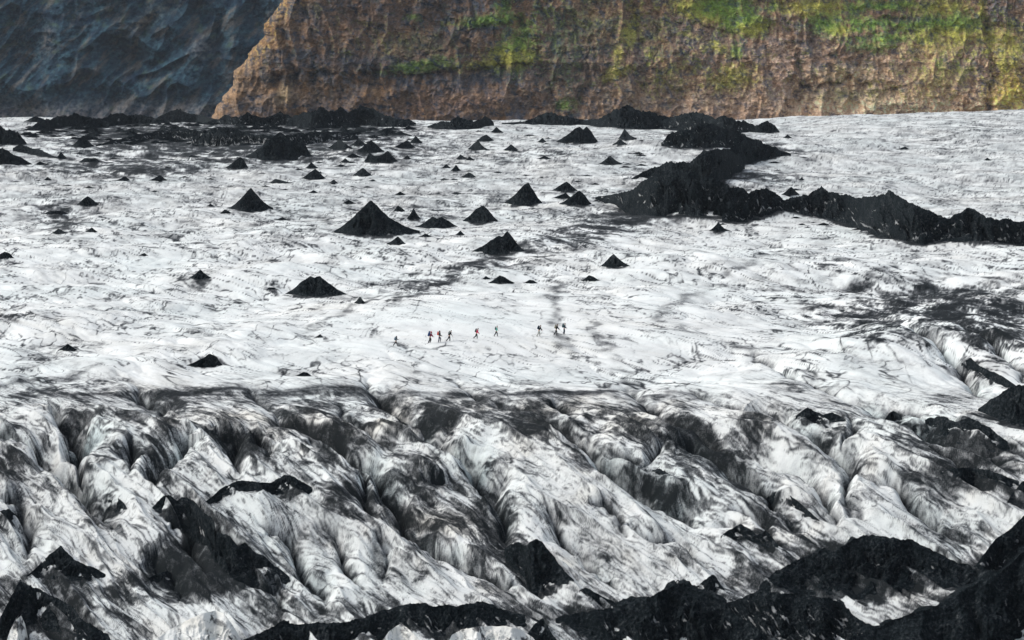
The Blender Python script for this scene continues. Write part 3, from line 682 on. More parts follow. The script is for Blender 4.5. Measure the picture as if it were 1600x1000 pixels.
# meltwater channels: grey winding lines
CHAN = [(.30,1.2,[(1255,395),(1200,415),(1160,432),(1120,452),(1085,465),(1050,480),(1030,500),(1060,515),(1100,530),(1150,545),(1190,560)]),
        (.35,.9,[(868,440),(868,480),(872,505),(862,520),(880,535),(900,548)]),(.35,.9,[(925,505),(932,530),(945,540),(960,560),(985,585),(1010,605)]),
        (.40,1.0,[(470,527),(520,505),(560,480),(600,470),(650,455),(720,440)]),(.30,1.0,[(45,575),(70,562),(95,552),(112,546)]),(.35,.8,[(100,380),(104,360),(98,342),(110,330)]),
        (.30,1.0,[(560,470),(700,430),(800,400),(900,378),(1010,350)]),(.3,1.0,[(1320,500),(1360,525),(1400,545),(1450,560)]),(.35,1.1,[(0,612),(60,603),(110,600),(150,590)]),
        (.3,.8,[(760,420),(800,395),(850,385)]),(.3,.8,[(600,545),(640,552),(690,548)]),(.28,1.2,[(1330,455),(1360,440),(1400,430),(1440,400)]),(.25,1.,[(200,380),(260,375),(300,390),(340,400)])]
for amt, wd, pts in CHAN:
    q = np.array(pts, float); x, y = unproj(q[:, 0], q[:, 1])
    r = np.where((yn > y.min()-10) & (yn < y.max()+10))[0]
    if not len(r): continue
    sl = slice(r[0], r[-1]+1)
    sx = X[sl]+2.0*pn(X[sl]/7, Y[sl]/9, 151)+.6*pn(X[sl]/2, Y[sl]/3, 152); sy = Y[sl]+3*pn(X[sl]/7, Y[sl]/9, 153)
    dm = np.full(sx.shape, 99.0, np.float32)
    for k in range(len(x)-1):
        bx, by = x[k+1]-x[k], y[k+1]-y[k]; l2 = bx*bx+by*by+1e-6
        t = np.clip(((sx-x[k])*bx+(sy-y[k])*by)/l2, 0, 1)
        dm = np.minimum(dm, np.hypot(sx-x[k]-t*bx, sy-y[k]-t*by))
    dirt[sl] += amt*np.exp(-(dm/wd)**2)*(.5+.8*sm(-.4, .4, pt3[sl]))
# ash apron round the foot of every heap
apron = np.zeros_like(X)
for hx, hy, ww, hh in HEAPS:
    rr = min(.4+.28*ww, 2.0)
    r0, r1 = np.searchsorted(yn, (hy-2.4*rr, hy+2.4*rr+ww)); 
    c0, c1 = np.searchsorted(un, ((hx-2.2*rr)/hy, (hx+2.2*rr)/hy))
    if r1 <= r0 or c1 <= c0: continue
    sl = (slice(r0, r1), slice(c0, c1))
    d = np.hypot(X[sl]-hx, (Y[sl]-hy)/1.2)/rr
    apron[sl] = np.maximum(apron[sl], np.exp(-d*d*1.1)*min(1, .25+hh/3))
dirt += .15*apron + .95*sm(.50, .72, apron+.45*pt3+.40*fine+.30*pt2)*sm(.12, .4, apron)
dirt = np.maximum(dirt, 0); dirt = .87*(1-np.exp(-1.48*dirt)); dirt = np.clip(dirt+(.22*fine+.20*D2*fore+.16*D1*fore+.25*pt3*mid)*dirt, 0, 1)
tint = .52+.10*pn(X/20, Y/30, 161)+.10*pt2
tint -= .30*np.clip(CARV/3.5, 0, 1)*sm(.2, -.3, pt)              # glassy blue-green in the deep cuts
tint += .26*(blob(PX, PY, 690, 820, 80, 28, 10)+.75*blob(PX, PY, 620, 650, 450, 30)*sm(-.2, .3, pt)+.6*blob(PX,PY,1440,925,60,20))
tint += .10*fore*sm(.1, .5, fbm(X/6, Y/8, 3, 162))
g = grid_mesh('glacier', np.stack([X, Y, Z], -1), ICE, True, [('dirt', 'FLOAT', dirt), ('tint', 'FLOAT', np.clip(tint, 0, 1))])
tag(g, kind='structure')
print('t glacier', time.time()-T0, g.data.attributes.keys())
# ------------------------------------------------------------------ the cliffs behind the ice
def polydist(px, py, pts):
    d = np.full(px.shape, 1e3); tt = np.zeros(px.shape)
    n = len(pts)-1
    for k in range(n):
        ax, ay = pts[k]; bx, by = pts[k+1][0]-ax, pts[k+1][1]-ay
        t = np.clip(((px-ax)*bx+(py-ay)*by)/(bx*bx+by*by+1e-9), 0, 1)
        q = np.hypot(px-ax-t*bx, py-ay-t*by)
        tt = np.where(q < d, (k+t)/n, tt); d = np.minimum(d, q)
    return d, tt
def mixc(c, col, a): return c*(1-a[..., None])+np.array(col)*a[..., None]
def wall_grid(x0, x1, nx, D, rows):
    pxs = np.linspace(x0, x1, nx); pys = np.array(rows)
    A, B = np.meshgrid(pxs, pys)
    u, m = ray(A, B)
    return A, B, u*D, ZC+m*D
def near_cliff():
    D = 1900.0
    rows = np.concatenate([np.linspace(222, 186, 12, endpoint=False), np.linspace(186, -6, 330, endpoint=False), np.linspace(-6, -420, 60)])
    A, B, x, z = wall_grid(318, 1740, 1250, D, rows)
    # left corner of the cliff: rises to the right from the ice to the top of the picture
    cor = np.interp(rows, [-420, -60, 0, 30, 60, 95, 130, 160, 185, 222], [600, 470, 432, 408, 394, 372, 352, 336, 322, 300])
    cor = cor + 2.6*pn(rows/8, rows*0, 201) + 9*pn(rows/26, rows*0, 202) + 1.0*pn(rows/3.4, rows*0, 200)
    px = cor[:, None] + (A-318)/(1740-318)*(1740-cor[:, None])
    py = B + 4*pn(px/30, B/25, 203) + 1.6*pn(px/9, B/8, 204)
    u, m = ray(px, B); x = u*D; z = ZC+m*D
    y = D+.55*(z+40)
    gul = np.zeros_like(x)
    wpx = px+7*pn(px/16, B/16, 205)+3.2*pn(px/6, B/6, 206)+1.3*pn(px/2.5, B/2.5, 208)
    for pts, w, dep in [([(785,-60),(785,0),(830,50),(850,110),(876,185)],11,9),([(990,-40),(993,20),(1000,60),(1010,110),(1003,150)],9,6),
                        ([(1230,-60),(1232,0),(1245,50),(1255,110),(1252,160)],10,9),([(1210,20),(1206,60),(1207,110)],5,4),([(1555,-60),(1556,0),(1560,60),(1563,125),(1548,185)],9,9),
                        ([(468,10),(477,40),(486,80),(484,110),(492,160)],5,4),([(700,-30),(708,0),(722,24)],7,5),([(572,40),(577,95),(581,118)],4,3),([(1265,30),(1275,70),(1290,95)],7,5),
                        ([(900,-30),(925,50),(915,110),(905,160)],12,5),([(1060,60),(1075,100),(1095,140)],10,4),([(955,90),(950,130),(930,165)],9,4),([(1120,80),(1125,120)],8,3),([(1345,60),(1352,105)],5,3),([(640,0),(640,50),(660,90)],10,3),
                        ([(1215,135),(1228,150),(1236,168)],8,6),([(1030,20),(1035,70),(1020,110)],7,4),([(540,-20),(545,20)],8,3),([(1440,60),(1425,110),(1410,140)],7,3)]:
        d, t = polydist(wpx, B, pts)
        gul = np.maximum(gul, .8*dep*(.75+.6*pn(px/20, B/18, 209))*np.exp(-(d/(w*.8))**1.2))
    y += gul
    for pts, h, dep in [([(415,122),(470,116),(560,116),(640,120),(720,112),(780,107),(825,103)],14,7),([(615,104),(670,86),(690,82)],8,3),([(715,60),(745,44),(775,38),(800,40)],12,4),
                        ([(1255,138),(1300,135),(1335,124),(1350,132),(1375,138),(1395,143),(1415,138)],9,6),([(1290,88),(1320,90)],7,3.5),([(1380,32),(1440,28)],7,4),([(1375,52),(1420,54),(1500,52)],6,3),([(1365,84),(1410,78),(1425,74)],6,3),
                        ([(1150,94),(1185,95)],6,3),([(1060,38),(1100,40),(1140,52),(1190,56)],14,4),([(1180,5),(1215,8)],9,3),([(430,133),(520,128),(600,133)],6,2.5),([(1440,45),(1500,48)],8,3),([(360,150),(420,152),(470,158)],5,2),([(1570,45),(1610,42)],5,3)]:
        q = np.array(pts, float); l = np.interp(px, q[:, 0], q[:, 1]) + 5*pn(px/17, B/40, 207)+2.4*pn(px/5, B/20, 210)
        on = sm(q[0, 0]-12, q[0, 0]+8, px)*sm(q[-1, 0]+12, q[-1, 0]-8, px)
        below = B-l
        y += dep*on*sm(-.45, .2, pn(px/14, B/30, 219))*np.where(below > 0, np.exp(-below/h), np.exp(below/2.0))*.9
    rough1 = pn(x/26, z/34, 211); rough2 = pn(x/9+.5*rough1, z/13, 212); rough3 = fbm(x/3.6, z/3.0, 4, 213, .6)
    strat = pn(x/90, z/3.4+1.2*pn(x/30, z/20, 214), 215); strat2 = pn(x/40, z/1.5+.8*rough1, 216)
    right = sm(600, 1300, px)
    crag = 0; ck = 0
    for k, (sx, sz, am) in enumerate([(26, 46, 10.0), (11, 19, 5.0), (5.2, 7.5, 2.2), (2.6, 3.0, 1.1), (1.3, 1.2, .55)]):
        nn = np.abs(pn(x/sx+.8*pn(x/sx*1.7, z/sz*1.7, 240+k)+.35*z/sz, z/sz, 230+k))
        crag = crag + am*nn; ck = ck+nn*(.5**(k*.4))
    y += 5*np.abs(rough1)+crag+1.2*rough3+.5*strat*sm(-.2, .3, rough1)
    # the corner turns away from the viewer
    e = (A-318)
    tn = np.exp(-e/22.0)
    y += 34*tn**2
    gz = np.gradient(y, axis=0)/np.minimum(np.gradient(z, axis=0), -1e-3)*-1.0     # leaning back -> ledge
    shelf = sm(.2, 1.6, -gz)
    n1 = fbm(x/5.5, z/8, 4, 221, .62); n2 = fbm(x/1.9, z/2.3, 3, 222, .6); n3 = pn(x/40, z/18, 223)
    c = np.ones(x.shape+(3,))*np.array((.125,.085,.060))
    c = mixc(c, (.050,.064,.092), sm(-.25, .35, n1+.2*strat+.25*rough1+.5*n2)*(1-.3*right))  # slate blue stands in for the bluish shadows on the rock
    c = mixc(c, (.20,.115,.05), sm(.1, .5, fbm(x/11, z/6, 4, 226, .6)+.4*n2)*(.55-.25*right))
    c = mixc(c, (.22,.155,.105), sm(.05, .55, n2+.2*strat2+.4*n3)*(.35+.4*right))
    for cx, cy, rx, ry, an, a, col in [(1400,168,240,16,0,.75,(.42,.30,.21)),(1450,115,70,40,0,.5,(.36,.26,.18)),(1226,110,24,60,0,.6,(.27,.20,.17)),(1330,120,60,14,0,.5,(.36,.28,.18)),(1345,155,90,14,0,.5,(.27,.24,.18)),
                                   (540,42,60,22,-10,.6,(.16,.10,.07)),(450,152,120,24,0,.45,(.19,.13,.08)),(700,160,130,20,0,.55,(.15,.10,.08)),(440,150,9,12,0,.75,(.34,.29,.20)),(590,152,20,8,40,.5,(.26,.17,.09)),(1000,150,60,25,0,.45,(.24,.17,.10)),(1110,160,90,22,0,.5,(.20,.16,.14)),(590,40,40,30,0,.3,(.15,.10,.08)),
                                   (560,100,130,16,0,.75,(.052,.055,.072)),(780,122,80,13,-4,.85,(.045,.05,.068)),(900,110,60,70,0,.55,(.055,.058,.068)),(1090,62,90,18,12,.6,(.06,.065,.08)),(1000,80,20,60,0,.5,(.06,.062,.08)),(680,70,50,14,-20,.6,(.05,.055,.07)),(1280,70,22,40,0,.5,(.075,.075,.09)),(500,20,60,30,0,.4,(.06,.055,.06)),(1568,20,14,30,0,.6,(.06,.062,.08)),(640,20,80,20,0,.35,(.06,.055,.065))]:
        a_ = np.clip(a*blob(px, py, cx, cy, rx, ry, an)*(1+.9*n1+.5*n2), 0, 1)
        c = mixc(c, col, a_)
    och = np.exp(-(e/36.0)**2)*sm(140, 80, B)*sm(-.5, .2, fbm(x/6, z/7, 3, 225))*np.clip(.8+1.1*n1+.5*n2, 0, 1)
    c = mixc(c, (.30,.18,.06), och*.85*sm(-.45, .25, n2)); c = mixc(c, (.24,.21,.06), och*sm(0, .5, n2))
    c = mixc(c, (.27,.19,.12), np.exp(-(e/30.0)**2)*sm(80, 130, B)*.6)
    G = (.080,.150,.030); Lm = (.215,.215,.050); Ol = (.105,.120,.040)
    for cx, cy, rx, ry, an, a, col in [(762,34,46,7,-4,1.2,G),(806,80,34,24,-50,1.1,G),(800,92,34,12,0,1.2,Lm),(760,103,44,6,-3,.9,Lm),(655,105,44,8,-8,1.1,G),(643,30,12,5,0,.7,G),(786,14,14,12,-40,.9,G),(640,72,70,22,0,.45,Ol),(830,50,20,40,20,.4,G),(700,108,60,7,0,.4,Ol),
            (1095,16,38,14,10,1.2,Lm),(1115,30,30,10,15,1.0,Lm),(1140,12,44,18,0,1.1,G),(1170,40,34,16,0,1.1,G),(1185,48,24,10,0,.9,Lm),(1218,14,12,7,-20,.9,G),(988,55,15,18,0,1.0,Lm),(968,88,8,15,0,.9,Lm),(964,117,20,7,-22,1.2,Lm),(1000,22,14,14,0,.6,Lm),(1020,90,10,10,0,.5,Lm),(1085,58,26,6,10,.6,Lm),(1130,78,28,10,10,.7,Lm),(1157,82,10,10,0,.7,G),(1150,125,34,16,-10,.8,Lm),(1150,108,14,10,0,.6,Lm),(1065,105,60,10,-35,.4,Lm),
            (1285,14,44,12,0,1.1,Lm),(1305,42,26,16,20,1.1,G),(1330,50,22,8,0,.8,Lm),(1405,10,60,6,0,1.1,G),(1370,42,24,8,0,.9,G),(1410,62,44,8,0,1.0,G),(1350,30,14,24,0,.7,G),(1400,40,70,8,0,.7,G),(1370,75,34,8,0,.7,G),(1490,15,50,14,0,.8,Lm),(1495,40,70,14,0,1.0,G),(1500,58,60,12,0,.9,Lm),(1480,78,60,14,0,.6,Lm),(1480,120,60,26,-20,.5,Lm),(1475,100,40,14,0,.4,G),(1585,70,34,24,0,.8,Lm),(1590,100,24,20,0,.7,Lm),(1590,150,34,30,0,.8,(.33,.26,.05)),(1552,10,7,20,0,.8,Lm),(1440,130,24,14,0,.3,Ol),
            (888,165,16,7,0,.9,G),(1350,150,80,10,0,.4,Ol),(920,40,70,44,0,.45,Ol),(1030,60,34,40,0,.45,Ol),(880,80,30,60,0,.45,(.06,.10,.035)),(1060,130,60,30,0,.35,Ol),(560,50,50,30,0,.22,Ol)]:
        a_ = np.clip(a*1.15*blob(px, py, cx, cy, rx*1.2, ry*1.3, an)+.62*(n1*.8+n2*.9)-.22+.12*shelf, 0, .85)*sm(.05, .35, blob(px, py, cx, cy, rx*1.5, ry*1.6, an))
        c = mixc(c, col, a_)
    gg = np.clip(sm(.25, .7, n1+.35*n2+.35*shelf)*(.25+.5*right), 0, 1)*sm(175, 120, B)
    c = mixc(c, (.135,.150,.042), gg*.8)
    n4 = fbm(x/1.0, z/.8, 2, 227, .6)
    blot = fbm((x+.5*z)/5, z/4.2, 5, 228, .68)
    c = mixc(c, (.022,.034,.058), sm(.02, .36, blot)*(.88-.25*right))  # shade of recesses, then light on buttresses, painted into the rock colour
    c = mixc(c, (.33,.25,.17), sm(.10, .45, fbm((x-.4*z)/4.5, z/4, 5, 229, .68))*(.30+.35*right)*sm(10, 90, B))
    c = np.clip(c*np.exp(.55*n2+.5*n4)[..., None]*(1.38+1.05*right[..., None])*np.array((1.08,1.0,.88)), .008, .7)  # brighter to the right: the hazy, cloud-lit look is put into the albedo
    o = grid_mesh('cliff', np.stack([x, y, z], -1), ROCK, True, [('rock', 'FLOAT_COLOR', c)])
    tag(o, kind='structure')
def far_mountain():
    D = 2700.0
    rows = np.concatenate([np.linspace(222, 186, 12, endpoint=False), np.linspace(186, -6, 260, endpoint=False), np.linspace(-6, -420, 50)])
    A, B, x, z = wall_grid(-140, 760, 800, D, rows)
    py = B; px = A
    # ribs slant up to the right
    ca, sa = math.cos(math.radians(48)), math.sin(math.radians(48))
    p = x*ca+z*sa; q = -x*sa+z*ca
    r1 = pn(q/20+.6*pn(x/30, z/30, 301), p/48, 302); r2 = pn(q/8, p/22, 303); r3 = fbm(x/7, z/6, 5, 304, .6)
    b1 = pn(x/44, z/38, 305); s1 = pn(x/80, z/5+pn(x/30, z/30, 306), 307)
    crag = 0
    for k, (sx, sz, am) in enumerate([(34, 30, 14), (15, 16, 4.5), (7, 7, 2.0), (3.2, 2.8, 1.2), (1.5, 1.3, .7)]):
        crag = crag + am*np.abs(pn((x*.85+z*.5)/sx+.6*pn(x/sx*1.7, z/sz*1.7, 330+k), (z*.85-x*.5)/sz, 320+k))
    y = D+.75*(z+64)+20*np.abs(r1)+26*np.abs(b1)+3*np.abs(r2)+2*r3+1.0*s1+.6*crag
    y += 14*blob(px, py, 190, 105, 40, 60)+16*blob(px, py, 330, 90, 16, 60)-18*blob(px, py, 300, 80, 16, 30)+12*blob(px, py, 20, 60, 25, 60)
    n1 = fbm(x/14, z/11, 4, 311, .6); n2 = fbm(x/4, z/3.4, 4, 312, .65); n4 = fbm(x/1.3, z/1.1, 2, 315, .6)
    dg = fbm(q/9, p/26, 5, 316, .62)
    c = np.ones(x.shape+(3,))*np.array((.014,.034,.054))  # shade over this face is put into its dark blue base colour
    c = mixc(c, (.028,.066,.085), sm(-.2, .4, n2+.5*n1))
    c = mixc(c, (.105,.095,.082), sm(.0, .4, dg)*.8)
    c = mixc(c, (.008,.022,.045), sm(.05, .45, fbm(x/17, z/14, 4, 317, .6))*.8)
    c = mixc(c, (.13,.105,.07), blob(px, py, 215, 32, 50, 9, -35)*.7*sm(-.3, .3, n2)); c = mixc(c, (.12,.10,.09), blob(px, py, 58, 65, 12, 22)*.8*sm(-.3, .3, n2))
    c = mixc(c, (.15,.15,.15), blob(px, py, 305, 78, 16, 14, -45)*.8*sm(-.3, .2, n2))
    c = mixc(c, (.055,.085,.045), sm(.2, .6, fbm(x/10, z/8, 3, 313))*.5)
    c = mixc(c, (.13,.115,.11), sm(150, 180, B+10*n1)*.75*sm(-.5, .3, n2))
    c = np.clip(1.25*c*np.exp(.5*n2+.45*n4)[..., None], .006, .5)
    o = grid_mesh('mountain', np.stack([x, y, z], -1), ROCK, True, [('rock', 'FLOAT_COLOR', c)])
    tag(o, kind='structure')
near_cliff(); far_mountain()
def haze():
    me = bpy.data.meshes.new('haze')
    x0, x1, y0, y1, z0, z1 = -1100, 1100, -60, 3300, -140, 420
    v = [(x, y, z) for z in (z0, z1) for y in (y0, y1) for x in (x0, x1)]
    me.from_pydata(v, [], [(0,2,3,1),(4,5,7,6),(0,1,5,4),(2,6,7,3),(0,4,6,2),(1,3,7,5)])
    o = bpy.data.objects.new('haze', me); S.collection.objects.link(o)
    m = bpy.data.materials.new('thin_air'); m.use_nodes = True; nt = m.node_tree; nt.nodes.clear()
    out = nt.nodes.new('ShaderNodeOutputMaterial'); pv = nt.nodes.new('ShaderNodeVolumePrincipled')
    pv.inputs['Color'].default_value = (.80,.90,1,1); pv.inputs['Density'].default_value = HAZE
    pv.inputs['Anisotropy'].default_value = .2
    nt.links.new(pv.outputs[0], out.inputs['Volume'])
    me.materials.append(m); tag(o, kind='stuff')
HAZE = 1.8e-5
haze()
# ------------------------------------------------------------------ nine hikers
from mathutils import Vector as Vec
_mats = {}
def cloth(name, col, rough=.85):
    if name in _mats: return _mats[name]
    m, nt, b = newmat(name)
    n = noise_node(nt, 30, 4, .6)
    c = ramp(nt, n, [(.3, tuple(v*.75 for v in col)), (.7, tuple(min(1, v*1.15) for v in col))])
    nt.links.new(c, b.inputs['Base Color']); b.inputs['Roughness'].default_value = rough
    b.inputs['Specular IOR Level'].default_value = .2
    _mats[name] = m; return m
SKIN = cloth('skin', (.55,.34,.25), .6)
def link(name, me, mat, parent=None):
    o = bpy.data.objects.new(name, me); S.collection.objects.link(o)
    me.materials.append(mat)
    if parent is not None: o.parent = parent
    return o
def skinned(name, chains, mat, parent=None, sub=1):
    """chains: lists of (point, radius); equal points are one joint -> one continuous skinned surface"""
    vs, rs, es, idx = [], [], [], {}
    for ch in chains:
        prev = None
        for p, r in ch:
            k = tuple(round(v, 4) for v in p)
            if k not in idx: idx[k] = len(vs); vs.append(p); rs.append(r)
            i = idx[k]
            if prev is not None and prev != i: es.append((prev, i))
            prev = i
    me = bpy.data.meshes.new(name); me.from_pydata([tuple(v) for v in vs], es, [])
    o = bpy.data.objects.new(name, me); S.collection.objects.link(o)
    o.modifiers.new('skin', 'SKIN'); ss = o.modifiers.new('sub', 'SUBSURF'); ss.levels = sub; ss.render_levels = sub
    if not me.skin_vertices: me.skin_vertices  # layer is made with the modifier
    for sv, r in zip(me.skin_vertices[0].data, rs):
        sv.radius = (r, r) if not isinstance(r, tuple) else r
    me.skin_vertices[0].data[0].use_root = True
    dg = bpy.context.evaluated_depsgraph_get(); dg.update()
    m2 = bpy.data.meshes.new_from_object(o.evaluated_get(dg)); m2.name = name
    bpy.data.objects.remove(o)
    for p in m2.polygons: p.use_smooth = True
    m2.materials.clear()
    return link(name, m2, mat, parent)
def rot(v, a):   # swing in the walking plane, forward positive
    c, s = math.cos(a), math.sin(a)
    return Vec((v[0]*c - v[2]*s, v[1], v[0]*s + v[2]*c))
def fwd(a): return Vec((math.sin(a), 0, -math.cos(a)))
def build_hiker(p):
    R = math.radians
    root = bpy.data.objects.new('person', None); S.collection.objects.link(root)
    tag(root, p['label'], 'person', 'hikers crossing the ice in a line')
    L = R(p['lean'])
    legs = {}
    low = 9
    for side, (th, kn) in (('l', p['ll']), ('r', p['rl'])):
        y = .095 if side == 'l' else -.095
        hip = Vec((0, y, 0)); knee = hip+fwd(R(th))*.43; ank = knee+fwd(R(th-kn))*.42
        toe = ank+rot(Vec((.17, 0, -.045)), R(-.45*max(0, kn-20)))
        legs[side] = (hip, knee, ank, toe); low = min(low, ank.z-.075, toe.z-.03)
    up = Vec((0, 0, -low))
    for k in legs: legs[k] = tuple(v+up for v in legs[k])
    pel = Vec((0, 0, .02))+up
    ax = Vec((math.sin(L), 0, math.cos(L))); nrm = Vec((math.cos(L), 0, -math.sin(L)))
    waist = pel+ax*.16; chest = pel+ax*.36; neckb = pel+ax*.52
    hd = R(p.get('head', 12)); hax = Vec((math.sin(hd), 0, math.cos(hd)))
    neck = neckb+hax*.07; head = neck+hax*.13; crown = neck+hax*.22
    hf = Vec((math.cos(hd), 0, -math.sin(hd)))
    arms = {}
    for side, (sa, el) in (('l', p['la']), ('r', p['ra'])):
        y = .19 if side == 'l' else -.19
        sh = neckb-ax*.05+Vec((0, y, 0)); e = sh+fwd(R(sa))*.28+Vec((0, .03*(1 if y > 0 else -1), 0)); w = e+fwd(R(sa+el))*.25
        arms[side] = (sh, e, w, R(sa+el))
    # body: one surface, pelvis first
    ch = [[(pel, (.14, .11)), (waist, (.125, .10)), (chest, (.15, .11)), (neckb, .065), (neck, .055), (head+hf*.01, (.078, .095)), (crown, .055)],
          [(head+hf*.01, (.078, .095)), (head+hf*.10-hax*.01, .016)]]
    for side in 'lr':
        hip, knee, ank, toe = legs[side]
        ch.append([(pel, (.14, .11)), (hip, .085), ((hip+knee)/2, .078), (knee, .056), (knee*.6+ank*.4, .056), (ank, .04), (toe, .032)])
        sh, e, w, ha = arms[side]; sy = 1 if side == 'l' else -1
        d = fwd(ha); palm = w+d*.075
        ch.append([(neckb-ax*.08, (.11, .09)), (sh, .058), (e, .042), (w, .028), (palm, (.036, .016))])
        f2 = fwd(ha+.7); 
        for q, ln in zip((-.030, -.010, .010, .030), (.030, .036, .034, .026)):
            b0 = palm+d*.035+Vec((0, q, 0)); b1 = b0+d*ln; b2 = b1+fwd(ha+.9)*ln*.9
            ch.append([(palm, (.036, .016)), (b0, .009), (b1, .0085), (b2, .008)])
        t0 = w+d*.045+Vec((.018, -sy*.036, 0)); ch.append([(w, .028), (t0, .011), (t0+f2*.035+Vec((0, -sy*.006, 0)), .009), (t0+f2*.06, .008)])
    ch[0].insert(3, (neckb-ax*.08, (.11, .09)))
    body = skinned('body', ch, SKIN, root)
    for sy in (-1, 1):
        bm = bmesh.new(); bmesh.ops.create_uvsphere(bm, u_segments=8, v_segments=6, radius=.011)
        me = bpy.data.meshes.new('eye'); bm.to_mesh(me); bm.free()
        e = link('eye', me, cloth('eye', (.02,.02,.025), .2), root); e.location = head+hf*.088+hax*.015+Vec((0, sy*.032, 0))
        e2 = skinned('ear', [[(head+Vec((0, sy*.072, 0))+hax*.02, .012), (head+Vec((0, sy*.086, 0)), .014), (head+Vec((0, sy*.078, 0))-hax*.03, .010)]], SKIN, root)
    hair = skinned('hair', [[(head-hf*.035+hax*.0, (.075, .07)), (head-hf*.02+hax*.06, (.078, .085)), (crown-hf*.01, .06)]], cloth('dark_hair', (.03,.02,.015)), root)
    # clothes follow the body
    J = cloth(*p['jacket']); T = cloth(*p['trousers']); B = cloth('boot_leather', (.018,.017,.017), .6)
    jc = [[(pel-ax*.05, (.165, .135)), (waist, (.155, .13)), (chest, (.18, .14)), (neckb-ax*.05, (.14, .11)), (neckb+hax*.02, .08)]]
    for side in 'lr':
        sh, e, w, ha = arms[side]
        jc.append([(neckb-ax*.05, (.14, .11)), (sh, .078), ((sh+e)/2, .066), (e, .060), ((e+w)/2, .052), (w-fwd(ha)*.01, .042)])
    skinned('jacket', jc, J, root)
    tc = [[(pel+ax*.04, (.15, .12)), (pel-Vec((0,0,.04)), (.15, .13))]]
    lowm = None
    for side in 'lr':
        hip, knee, ank, toe = legs[side]
        end = ank*.88+knee*.12
        tc.append([(pel-Vec((0,0,.04)), (.15, .13)), (hip-Vec((0,0,.03)), .112), ((hip+knee)/2, .105), (knee, .088), ((knee+ank)/2, .084)] + ([(end, .072)] if not p.get('shorts') else []))
        bt = skinned('boot', [[(ank*.72+knee*.28, .062), (ank, .058), (ank+(toe-ank)*.15-Vec((0,0,.025)), .052), (ank+(toe-ank)*.65-Vec((0,0,.01)), .046), (toe, .036)]], B, root)
        hand = arms[side]
        g = skinned('glove', [[(hand[2]+fwd(hand[3])*.0, .036), (hand[2]+fwd(hand[3])*.055, (.044, .026))]], cloth(*p.get('glove', ('black_glove', (.02,.02,.022)))), root)
    skinned('trousers', tc, T, root)
    if p['hat'][2] == 'hood':
        skinned('hood', [[(neckb+hax*.02-hf*.02, .10), (neck-hf*.02, .105), (head-hf*.028, (.108, .112)), (head-hf*.02+hax*.075, (.10, .10)), (crown+hax*.025-hf*.02, .05)]], cloth(p['hat'][0], p['hat'][1]), root)
    else:
        skinned('hat', [[(head+hax*.045-hf*.012, (.092, .105)), (head+hax*.085-hf*.015, (.088, .10)), (crown+hax*.025-hf*.01, .055)]], cloth(p['hat'][0], p['hat'][1]), root)
    top = crown.z+.06
    # place on the ice
    fx, fy = p['px'], p['foot']
    P = raycast([fx], [fy])[0]
    s = (p['foot']-p['headpx']+.8)*P[1]/F*1.0/top
    root.scale = (s, s, s)
    root.rotation_euler = (0, 0, R(p.get('turn', 0)))
    gx = []
    for side in 'lr':
        hip, knee, ank, toe = legs[side]
        gx.append((ground(np.array(P[0]+ank.x*s), np.array(P[1]+ank.y*s))-(ank.z-.085)*s))
    root.location = (P[0], P[1], float(min(gx)) if not p.get('up') else P[2])
    # the pack is a thing of its own, sitting on the back
    bm = bmesh.new()
    W_, H_, D_ = p['pack'][2]
    bmesh.ops.create_cube(bm, size=1)
    bmesh.ops.subdivide_edges(bm, edges=bm.edges[:], cuts=3, use_grid_fill=True)
    for v in bm.verts:
        t = v.co.z+.5
        k = .78+.34*math.sin(math.pi*min(1, t*.85+.12))
        v.co = Vec((v.co.x*D_*k, v.co.y*W_*(.85+.2*math.sin(math.pi*t)), v.co.z*H_))
    bmesh.ops.bevel(bm, geom=bm.edges[:], offset=.012, segments=1, affect='EDGES')
    me = bpy.data.meshes.new('backpack'); bm.to_mesh(me); bm.free()
    for f in me.polygons: f.use_smooth = True
    PM = cloth(p['pack'][0], p['pack'][1])
    pk = bpy.data.objects.new('backpack', None); S.collection.objects.link(pk)
    tag(pk, p['pack'][3], 'backpack', 'backpacks carried by the hikers')
    bag = link('pack_bag', me, PM, pk)
    bm = bmesh.new(); bmesh.ops.create_cube(bm, size=1)
    bmesh.ops.scale(bm, vec=(D_*1.05, W_*.92, .11), verts=bm.verts)
    bmesh.ops.bevel(bm, geom=bm.edges[:], offset=.035, segments=2, affect='EDGES')
    me = bpy.data.meshes.new('top_lid'); bm.to_mesh(me); bm.free()
    lid = link('top_lid', me, PM, pk); lid.location = (.01, 0, H_/2+.035)
    for sy in (-1, 1):
        skinned('shoulder_strap', [[(Vec((D_/2-.01, sy*.10, H_/2-.02)), .016), (Vec((D_/2+.09, sy*.12, H_/2+.06)), .016), (Vec((D_/2+.27, sy*.13, H_/2-.07)), .016), (Vec((D_/2+.27, sy*.14, -.05)), .015), (Vec((D_/2+.08, sy*.17, -H_/2+.12)), .014), (Vec((D_/2-.02, sy*.14, -H_/2+.06)), .014)]], cloth('dark_strap', (.02,.02,.022)), pk)
    off = chest+ax*.0-nrm*(.135+D_/2)
    M = root.matrix_basis.copy()
    from mathutils import Matrix
    Mw = Matrix.Translation(root.location) @ root.rotation_euler.to_matrix().to_4x4() @ Matrix.Scale(s, 4)
    pk.location = Mw @ off; pk.scale = (s, s, s); pk.rotation_euler = (0, L, R(p.get('turn', 0)))
